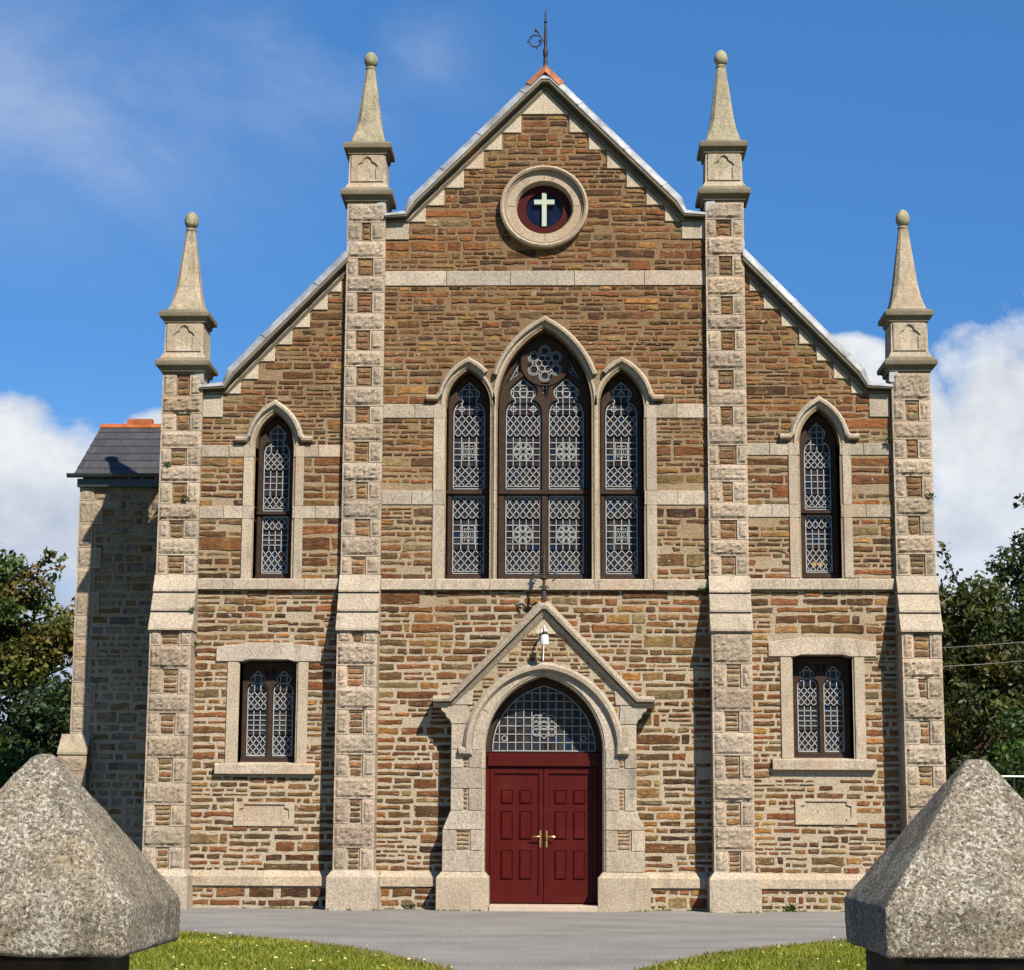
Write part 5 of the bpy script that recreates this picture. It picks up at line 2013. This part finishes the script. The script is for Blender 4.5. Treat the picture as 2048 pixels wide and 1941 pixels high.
def lawn(poly, label, seed):
    rng = np.random.default_rng(seed)
    random.seed(seed)
    mb = MB()
    # ragged edge
    edge = []
    for i in range(len(poly)):
        a, b = poly[i], poly[(i + 1) % len(poly)]
        n = max(1, int(math.hypot(b[0] - a[0], b[1] - a[1]) / 0.12))
        for k in range(n):
            t = k / n
            edge.append((a[0] + (b[0] - a[0]) * t + random.uniform(-.04, .04), a[1] + (b[1] - a[1]) * t + random.uniform(-.05, .05)))
    mb.face([(x, y, 0.012) for x, y in edge], 'turf')
    o = mb.build("lawn", recalc=False)
    # blades and daisies in the part the photograph shows
    N = 90000
    xs = rng.uniform(-7.5, 7.5, N); ys = rng.uniform(-12.6, -4.5, N)
    keep = np.array([inside((x + rng.normal(0, .035), y + rng.normal(0, .05)), poly) for x, y in zip(xs, ys)])
    xs, ys = xs[keep], ys[keep]
    n = len(xs)
    hgt = rng.uniform(0.018, 0.05, n)
    # distance from the edge: dry fringe
    ex = np.array(edge)
    d = np.full(n, 9.0)
    for q in ex[::3]:
        d = np.minimum(d, np.hypot(xs - q[0], ys - q[1]))
    dry = np.clip(1.0 - d / 0.45, 0, 1) * rng.uniform(0.2, 1.0, n)
    ang = rng.uniform(0, math.tau, n)
    wv_ = rng.uniform(0.006, 0.012, n)
    lean = rng.normal(0, 0.018, (n, 2))
    P = np.zeros((n, 3, 3))
    P[:, 0] = np.stack([xs - wv_ * np.cos(ang), ys - wv_ * np.sin(ang), np.full(n, 0.010)], 1)
    P[:, 1] = np.stack([xs + wv_ * np.cos(ang), ys + wv_ * np.sin(ang), np.full(n, 0.010)], 1)
    P[:, 2] = np.stack([xs + lean[:, 0], ys + lean[:, 1], 0.012 + hgt], 1)
    g = np.stack([rng.uniform(.12, .215, n), rng.uniform(.15, .235, n), rng.uniform(.010, .024, n)], 1)
    patch = np.array([noise.noise(Vector((x * 1.2, y * 1.2, seed))) for x, y in zip(xs, ys)])[:, None]
    g = g * (1 + 0.35 * patch) + np.clip(patch, 0, 1) * np.array([0.07, 0.015, 0.005])
    g = g * (1 - dry[:, None]) + np.array([0.21, 0.145, 0.050]) * dry[:, None]
    me = tri_mesh("grass", P, g)
    bl = bpy.data.objects.new("grass", me)
    COL.objects.link(bl)
    bl.parent = o
    # flowers: tiny discs
    nf = 240
    fx = rng.uniform(-7, 7, nf); fy = rng.uniform(-12.4, -5, nf)
    kp = [i for i in range(nf) if inside((fx[i], fy[i]), poly)]
    mbf = MB()
    for i in kp:
        r_ = random.uniform(0.010, 0.020)
        c = random.choice(((0.75, 0.70, 0.30), (0.75, 0.72, 0.50), (0.70, 0.58, 0.10)))
        zf = random.uniform(0.045, 0.07)
        mbf.block([(fx[i] + r_ * math.cos(a), fy[i] + r_ * math.sin(a), zf + 0.3 * r_ * math.sin(a)) for a in [k * math.pi / 3 for k in range(6)]] + [(fx[i], fy[i], zf - 0.012)],
                  [(0, 1, 2, 3, 4, 5)] + [(k, 6, (k + 1) % 6) for k in range(6)], 'leaf', c)
    fo = mbf.build("daisies", o, recalc=False)
    tag(o, label, "lawn", kind='stuff')
    return o


def tri_mesh(name, P, colr, mat='leaf'):
    """P: n faces x k corners x 3"""
    n, k, _ = P.shape
    me = bpy.data.meshes.new(name)
    me.vertices.add(n * k)
    me.vertices.foreach_set('co', P.reshape(-1).astype(np.float32))
    me.loops.add(n * k)
    me.loops.foreach_set('vertex_index', np.arange(n * k, dtype=np.int32))
    me.polygons.add(n)
    me.polygons.foreach_set('loop_start', np.arange(0, n * k, k, dtype=np.int32))
    me.polygons.foreach_set('loop_total', np.full(n, k, dtype=np.int32))
    me.update(calc_edges=True)
    at = me.color_attributes.new("col", 'FLOAT_COLOR', 'POINT')
    c = np.repeat(np.concatenate([np.clip(colr, 0, 1), np.ones((n, 1))], 1), k, axis=0)
    at.data.foreach_set('color', c.reshape(-1).astype(np.float32))
    me.materials.append(M[mat])
    return me


lawn(LAWN_L, "mown grass with small daisies left of the path", 3)
lawn(LAWN_R, "mown grass with few daisies right of the path", 4)


# ------------------------------------------------------------------ trees
def leaf_cloud(name, clumps, per_m2, size, cols, seed, parent, squash=0.75):
    """leaf quads in clumps (centre, radius); cols = list of leaf colours, one picked per clump"""
    rng = np.random.default_rng(seed)
    Ps, Cs = [], []
    for (c, r_) in clumps:
        n = int(per_m2 * r_ * r_ * 12)
        d = rng.normal(0, 1, (n, 3))
        d /= np.linalg.norm(d, axis=1, keepdims=True) + 1e-9
        rad = rng.uniform(0.15, 1.0, (n, 1)) ** 0.6 * r_ * (1 + rng.normal(0, 0.16, (n, 1)))
        p = np.array(c) + d * rad * np.array([1.0, 1.0, squash])
        a = rng.normal(0, 1, (n, 3)); a /= np.linalg.norm(a, axis=1, keepdims=True)
        b = rng.normal(0, 1, (n, 3)); b -= a * (a * b).sum(1, keepdims=True); b /= np.linalg.norm(b, axis=1, keepdims=True)
        s = size * rng.uniform(0.6, 1.4, (n, 1))
        q = np.stack([p - a * s, p + b * s * 0.45, p + a * s, p - b * s * 0.45], 1)
        base = np.array(cols[rng.integers(len(cols))]) * rng.uniform(0.7, 1.3)
        cl = base[None] * rng.uniform(0.65, 1.45, (n, 1)) * np.stack([rng.uniform(.9, 1.15, n), np.ones(n), rng.uniform(.8, 1.1, n)], 1)
        Ps.append(q); Cs.append(cl)
    P, C = np.concatenate(Ps), np.concatenate(Cs)
    me = tri_mesh(name, P, C)
    o = bpy.data.objects.new(name, me)
    COL.objects.link(o)
    o.parent = parent
    return o


def tree(name, x, y, trunk_h, lobes, n_clumps, clump_r, cols, label, seed, cat="tree", size=0.085, dens=42, trunk_r=0.22, group="trees behind the chapel", twigs=0):
    """lobes: ellipsoids (dx, dy, z, rx, ry, rz) that make up the crown"""
    rng = np.random.default_rng(seed)
    random.seed(seed)
    root = empty(name, (x, y, 0))
    tag(root, label, cat, group)
    clumps = []
    wts = np.array([l[3] * l[4] * l[5] for l in lobes]); wts = wts / wts.sum()
    for k in range(n_clumps):
        l = lobes[rng.choice(len(lobes), p=wts)]
        d = rng.normal(0, 1, 3); d /= np.linalg.norm(d)
        rr = rng.uniform(0.35, 1.0) ** 0.5
        c = (l[0] + d[0] * l[3] * rr, l[1] + d[1] * l[4] * rr, l[2] + d[2] * l[5] * rr)
        clumps.append((c, clump_r * rng.uniform(0.55, 1.35)))
    for k in range(twigs):
        l = lobes[rng.choice(len(lobes), p=wts)]
        d = rng.normal(0, 1, 3); d[2] = abs(d[2]); d /= np.linalg.norm(d)
        for q in range(4):
            f_ = 0.98 + 0.13 * q
            clumps.append(((l[0] + d[0] * l[3] * f_, l[1] + d[1] * l[4] * f_, l[2] + d[2] * l[5] * f_ + 0.1 * q), 0.17))
    leaf_cloud("crown", clumps, dens, size, cols, seed + 5, root)
    mb = MB()
    top = max(l[2] + l[5] * 0.3 for l in lobes)
    bend = [random.uniform(-.3, .3) for _ in range(2)]
    spine = [Vector((bend[0] * (t ** 2), bend[1] * t, top * t)) for t in (0, .12, .3, .5, .7, .85, 1.0)]
    tube(mb, spine, [trunk_r * 1.35, trunk_r, trunk_r * .85, trunk_r * .65, trunk_r * .42, trunk_r * .25, 0.02], 'bark', 10)
    for c, r_ in clumps[::2][:90]:
        c = Vector(c)
        t = min(0.92, max(trunk_h / max(top, .1) * 0.8, (c.z - 0.55 * math.hypot(c.x, c.y)) / top))
        i = min(5, int(t * 6))
        s0 = Vector((bend[0] * t ** 2, bend[1] * t, top * t))
        mid = s0.lerp(c, 0.5) + Vector((random.uniform(-.15, .15), random.uniform(-.15, .15), random.uniform(0, .3)))
        br = trunk_r * random.uniform(0.16, 0.34)
        tube(mb, [s0, s0.lerp(mid, .5), mid, mid.lerp(c, .6), c], [br, br * .8, br * .6, br * .35, 0.008], 'bark', 6)
    mb.build("trunk", root, 60)
    return root


PINE = [(0.058, 0.082, 0.016), (0.100, 0.092, 0.020), (0.125, 0.092, 0.024), (0.042, 0.072, 0.015), (0.080, 0.092, 0.018)]
DARK = [(0.016, 0.034, 0.010), (0.024, 0.044, 0.012), (0.035, 0.056, 0.014), (0.020, 0.032, 0.010)]
GREEN = [(0.035, 0.075, 0.014), (0.055, 0.10, 0.018), (0.028, 0.058, 0.012), (0.07, 0.11, 0.022)]
BROWN = [(0.046, 0.056, 0.013), (0.072, 0.062, 0.017), (0.032, 0.048, 0.011), (0.052, 0.066, 0.015)]

# left of the wing
tree("pine_tree", -12.7, 13.0, 3.0, [(-0.4, 0, 6.3, 1.9, 1.7, 0.9), (0.7, 0, 5.6, 1.8, 1.6, 0.9), (-1.0, 0.2, 5.2, 1.7, 1.5, 0.8), (1.6, 0, 4.7, 1.0, 1.2, 0.8)], 120, 0.50, PINE,
     "tall bronze green tree with bare lower limbs at the far left edge", 101, size=0.08, dens=60, twigs=7)
tree("broadleaf_tree", -10.6, 19.0, 2.0, [(0, 0, 5.9, 1.2, 1.4, 1.7), (0.3, 0, 4.2, 1.5, 1.4, 1.4)], 46, 0.50, DARK,
     "dark green tree half hidden behind the left corner of the side wing", 102)
tree("bush", -12.4, 9.5, 0.4, [(0, 0, 1.6, 1.9, 1.3, 1.5), (-0.6, 0, 2.6, 1.2, 1.0, 1.1)], 90, 0.50, GREEN,
     "bright green bush at the left edge below the bronze tree", 103, cat="bush", trunk_r=0.10, group="bushes beside the chapel")
tree("bush", -10.9, 12.0, 0.4, [(0, 0, 1.9, 1.7, 1.3, 1.9), (0.4, 0, 3.1, 1.1, 1.0, 1.1)], 90, 0.50, DARK,
     "dark bush against the left corner buttress of the side wing", 104, cat="bush", trunk_r=0.10, group="bushes beside the chapel")
tree("broadleaf_tree", -16.5, 26.0, 2.0, [(0, 0, 3.6, 3.2, 2.0, 2.4), (2.6, 0, 3.0, 2.4, 2.0, 2.2), (5.0, 0, 2.8, 2.2, 2.0, 2.2)], 90, 0.75, DARK,
     "distant dark tree showing between the limbs of the bronze tree", 105, size=0.12, dens=30)

# right of the chapel
tree("broadleaf_tree", 9.5, 13.5, 2.0, [(-0.2, 0, 5.75, 1.1, 1.3, 1.05), (-0.7, 0, 4.8, 1.3, 1.4, 1.2), (0.7, 0, 4.9, 1.3, 1.4, 1.1), (0, 0, 3.3, 1.8, 1.5, 1.6)], 150, 0.48, BROWN,
     "brownish green tree rising behind the right corner of the chapel", 111, size=0.08, dens=46, twigs=8)
tree("evergreen_tree", 11.9, 17.5, 2.5, [(0.05, 0, 8.5, 0.65, 0.9, 0.9), (0.1, 0, 7.3, 0.95, 1.2, 0.8), (0, 0, 6.1, 1.25, 1.5, 0.8), (-0.2, 0, 4.9, 1.6, 1.6, 0.9), (-0.5, 0, 3.4, 2.2, 1.8, 1.3)], 150, 0.50, DARK,
     "tall dark evergreen tree at the right edge of the view", 112, size=0.09, dens=50, twigs=4)
tree("bush", 8.75, 6.0, 0.4, [(0, 0, 2.0, 0.85, 0.9, 1.35), (-0.5, 0, 1.3, 0.8, 0.8, 1.2), (0.3, 0, 2.6, 0.6, 0.7, 0.8)], 60, 0.36, GREEN,
     "green glossy leaved bush against the right corner of the chapel", 113, cat="bush", trunk_r=0.08, size=0.07, dens=60, group="bushes beside the chapel")
tree("bush", 10.9, 10.0, 0.4, [(0, 0, 1.7, 2.0, 1.2, 1.7), (0.6, 0, 2.7, 1.4, 1.1, 1.1)], 66, 0.48, DARK,
     "dark bush behind the right gatepost below the evergreen", 114, cat="bush", trunk_r=0.10, group="bushes beside the chapel")
tree("broadleaf_tree", 13.6, 25.0, 2.0, [(0, 0, 3.8, 3.0, 2.0, 2.8), (-3.0, 0, 3.4, 2.6, 2.0, 2.6)], 110, 0.75, DARK,
     "dark background tree between the brownish tree and the evergreen", 115, size=0.12, dens=32)


# ------------------------------------------------------------------ cables, railing, ferns
def cable(p, q, sag, label):
    mb = MB()
    p, q = Vector(p), Vector(q)
    pts = []
    for k in range(13):
        t = k / 12
        c = p.lerp(q, t)
        c.z -= sag * 4 * t * (1 - t)
        pts.append(c)
    tube(mb, pts, 0.0065, 'cable', 6)
    o = mb.build("overhead_cable", None, 60)
    tag(o, label, "cable", "overhead cables")


cable((5.9, 4.0, 4.30), (11.6, 6.5, 5.02), 0.10, "upper of two grey cables running right from the chapel")
cable((5.9, 4.0, 3.98), (11.6, 6.5, 4.70), 0.12, "lower of two grey cables running right from the chapel")
cable((-8.0, 4.2, 3.62), (-13.5, 9.0, 3.9), 0.08, "grey cable running left from the side wing past the trees")

rail = empty("handrail", (7.0, 1.5, 0))
tag(rail, "white metal handrail behind the right gatepost", "handrail")
mb = MB()
tube(mb, [(0.0, 0, 2.07), (3.2, 0, 2.07)], 0.017, 'white', 10)
mb.build("rail", rail, 40)
for k in range(3):
    mb = MB()
    tube(mb, [(0.55 + k * 1.2, 0, -0.02), (0.55 + k * 1.2, 0, 2.05)], 0.016, 'iron', 8)
    mb.build("post", rail, 40)


def fern(x, y, z, s, label, seed, cat="fern"):
    rng = np.random.default_rng(seed)
    n = 46
    P, C = [], []
    for k in range(n):
        a = rng.uniform(0, math.tau)
        d = np.array([math.cos(a), -abs(math.sin(a)) * 0.8, rng.uniform(-0.5, 0.9)])
        L = s * rng.uniform(0.4, 1.0)
        p = np.array([rng.normal(0, s * .2), -0.01, rng.normal(0, s * .15)])
        side = np.array([-d[1], d[0], rng.normal(0, .5)]) * L * 0.16
        P.append([p, p + d * L * .55 + side, p + d * L, p + d * L * .55 - side])
        C.append(np.array([0.06, 0.115, 0.018]) * rng.uniform(.5, 1.5))
    me = tri_mesh("fern", np.array(P), np.array(C))
    o = bpy.data.objects.new("fern", me)
    COL.objects.link(o)
    o.location = (x, y, z)
    tag(o, label, cat, "ferns growing from the masonry")


fern(-5.96, -0.12, 6.88, 0.075, "small fern on the upper left buttress, the higher one", 1)
fern(-5.66, -0.12, 6.35, 0.07, "small fern on the upper left buttress, the lower one", 2)
fern(-5.43, -0.10, 4.02, 0.12, "fern in the corner right of the left buttress below its sloping slabs", 3)
fern(-5.46, -0.36, 4.55, 0.06, "tiny fern on the sloping slabs of the left buttress", 4)
fern(5.45, -0.06, 7.28, 0.10, "dark fern in the corner beside the upper right buttress", 5)
fern(6.05, -0.12, 6.38, 0.08, "small fern on the outer edge of the right buttress", 6)
fern(3.75, -0.13, 0.05, 0.13, "low weed at the foot of the wall right of the inner buttress", 7, "weed")
fern(-2.0, -0.10, 0.05, 0.10, "low weed at the foot of the wall left of the porch", 8, "weed")
fern(2.55, -0.08, 4.9, 0.10, "yellow green tuft at the end of the sill course", 9)


# ------------------------------------------------------------------ moss and weeds along the foot of the wall
rng = np.random.default_rng(77)
P, C = [], []
runs = [(-5.35, -3.32, -0.10), (-2.42, -1.66, -0.10), (1.66, 2.42, -0.10), (3.32, 5.35, -0.10), (-3.25, -2.46, -0.545), (2.48, 3.24, -0.545), (-1.6, -0.85, -0.46), (0.85, 1.6, -0.46)]
for xa, xb, yy in runs:
    for k in range(int((xb - xa) * 260)):
        x = rng.uniform(xa, xb)
        if noise.noise(Vector((x * 3.1, yy * 7, 2.0))) < -0.05:
            continue
        y0 = yy - abs(rng.normal(0, 0.035))
        hgt = rng.uniform(0.008, 0.032) * (1.0 + 1.3 * max(0.0, noise.noise(Vector((x * 2.3, 5.0, yy)))))
        a = rng.uniform(0, math.tau)
        wd = rng.uniform(0.008, 0.022)
        P.append([(x - wd * math.cos(a), y0 - wd * math.sin(a) * .6, 0.002), (x + wd * math.cos(a), y0 + wd * math.sin(a) * .6, 0.002), (x + rng.normal(0, .012), y0 + rng.normal(0, .01), hgt)])
        C.append(np.array([(0.14, 0.15, 0.03), (0.24, 0.20, 0.10), (0.30, 0.26, 0.17), (0.09, 0.12, 0.02)][rng.integers(4)]) * rng.uniform(0.6, 1.3))
mo = bpy.data.objects.new("moss", tri_mesh("moss", np.array(P), np.array(C)))
COL.objects.link(mo)
tag(mo, "thin line of moss and grit along the foot of the chapel wall", "moss", kind='stuff')
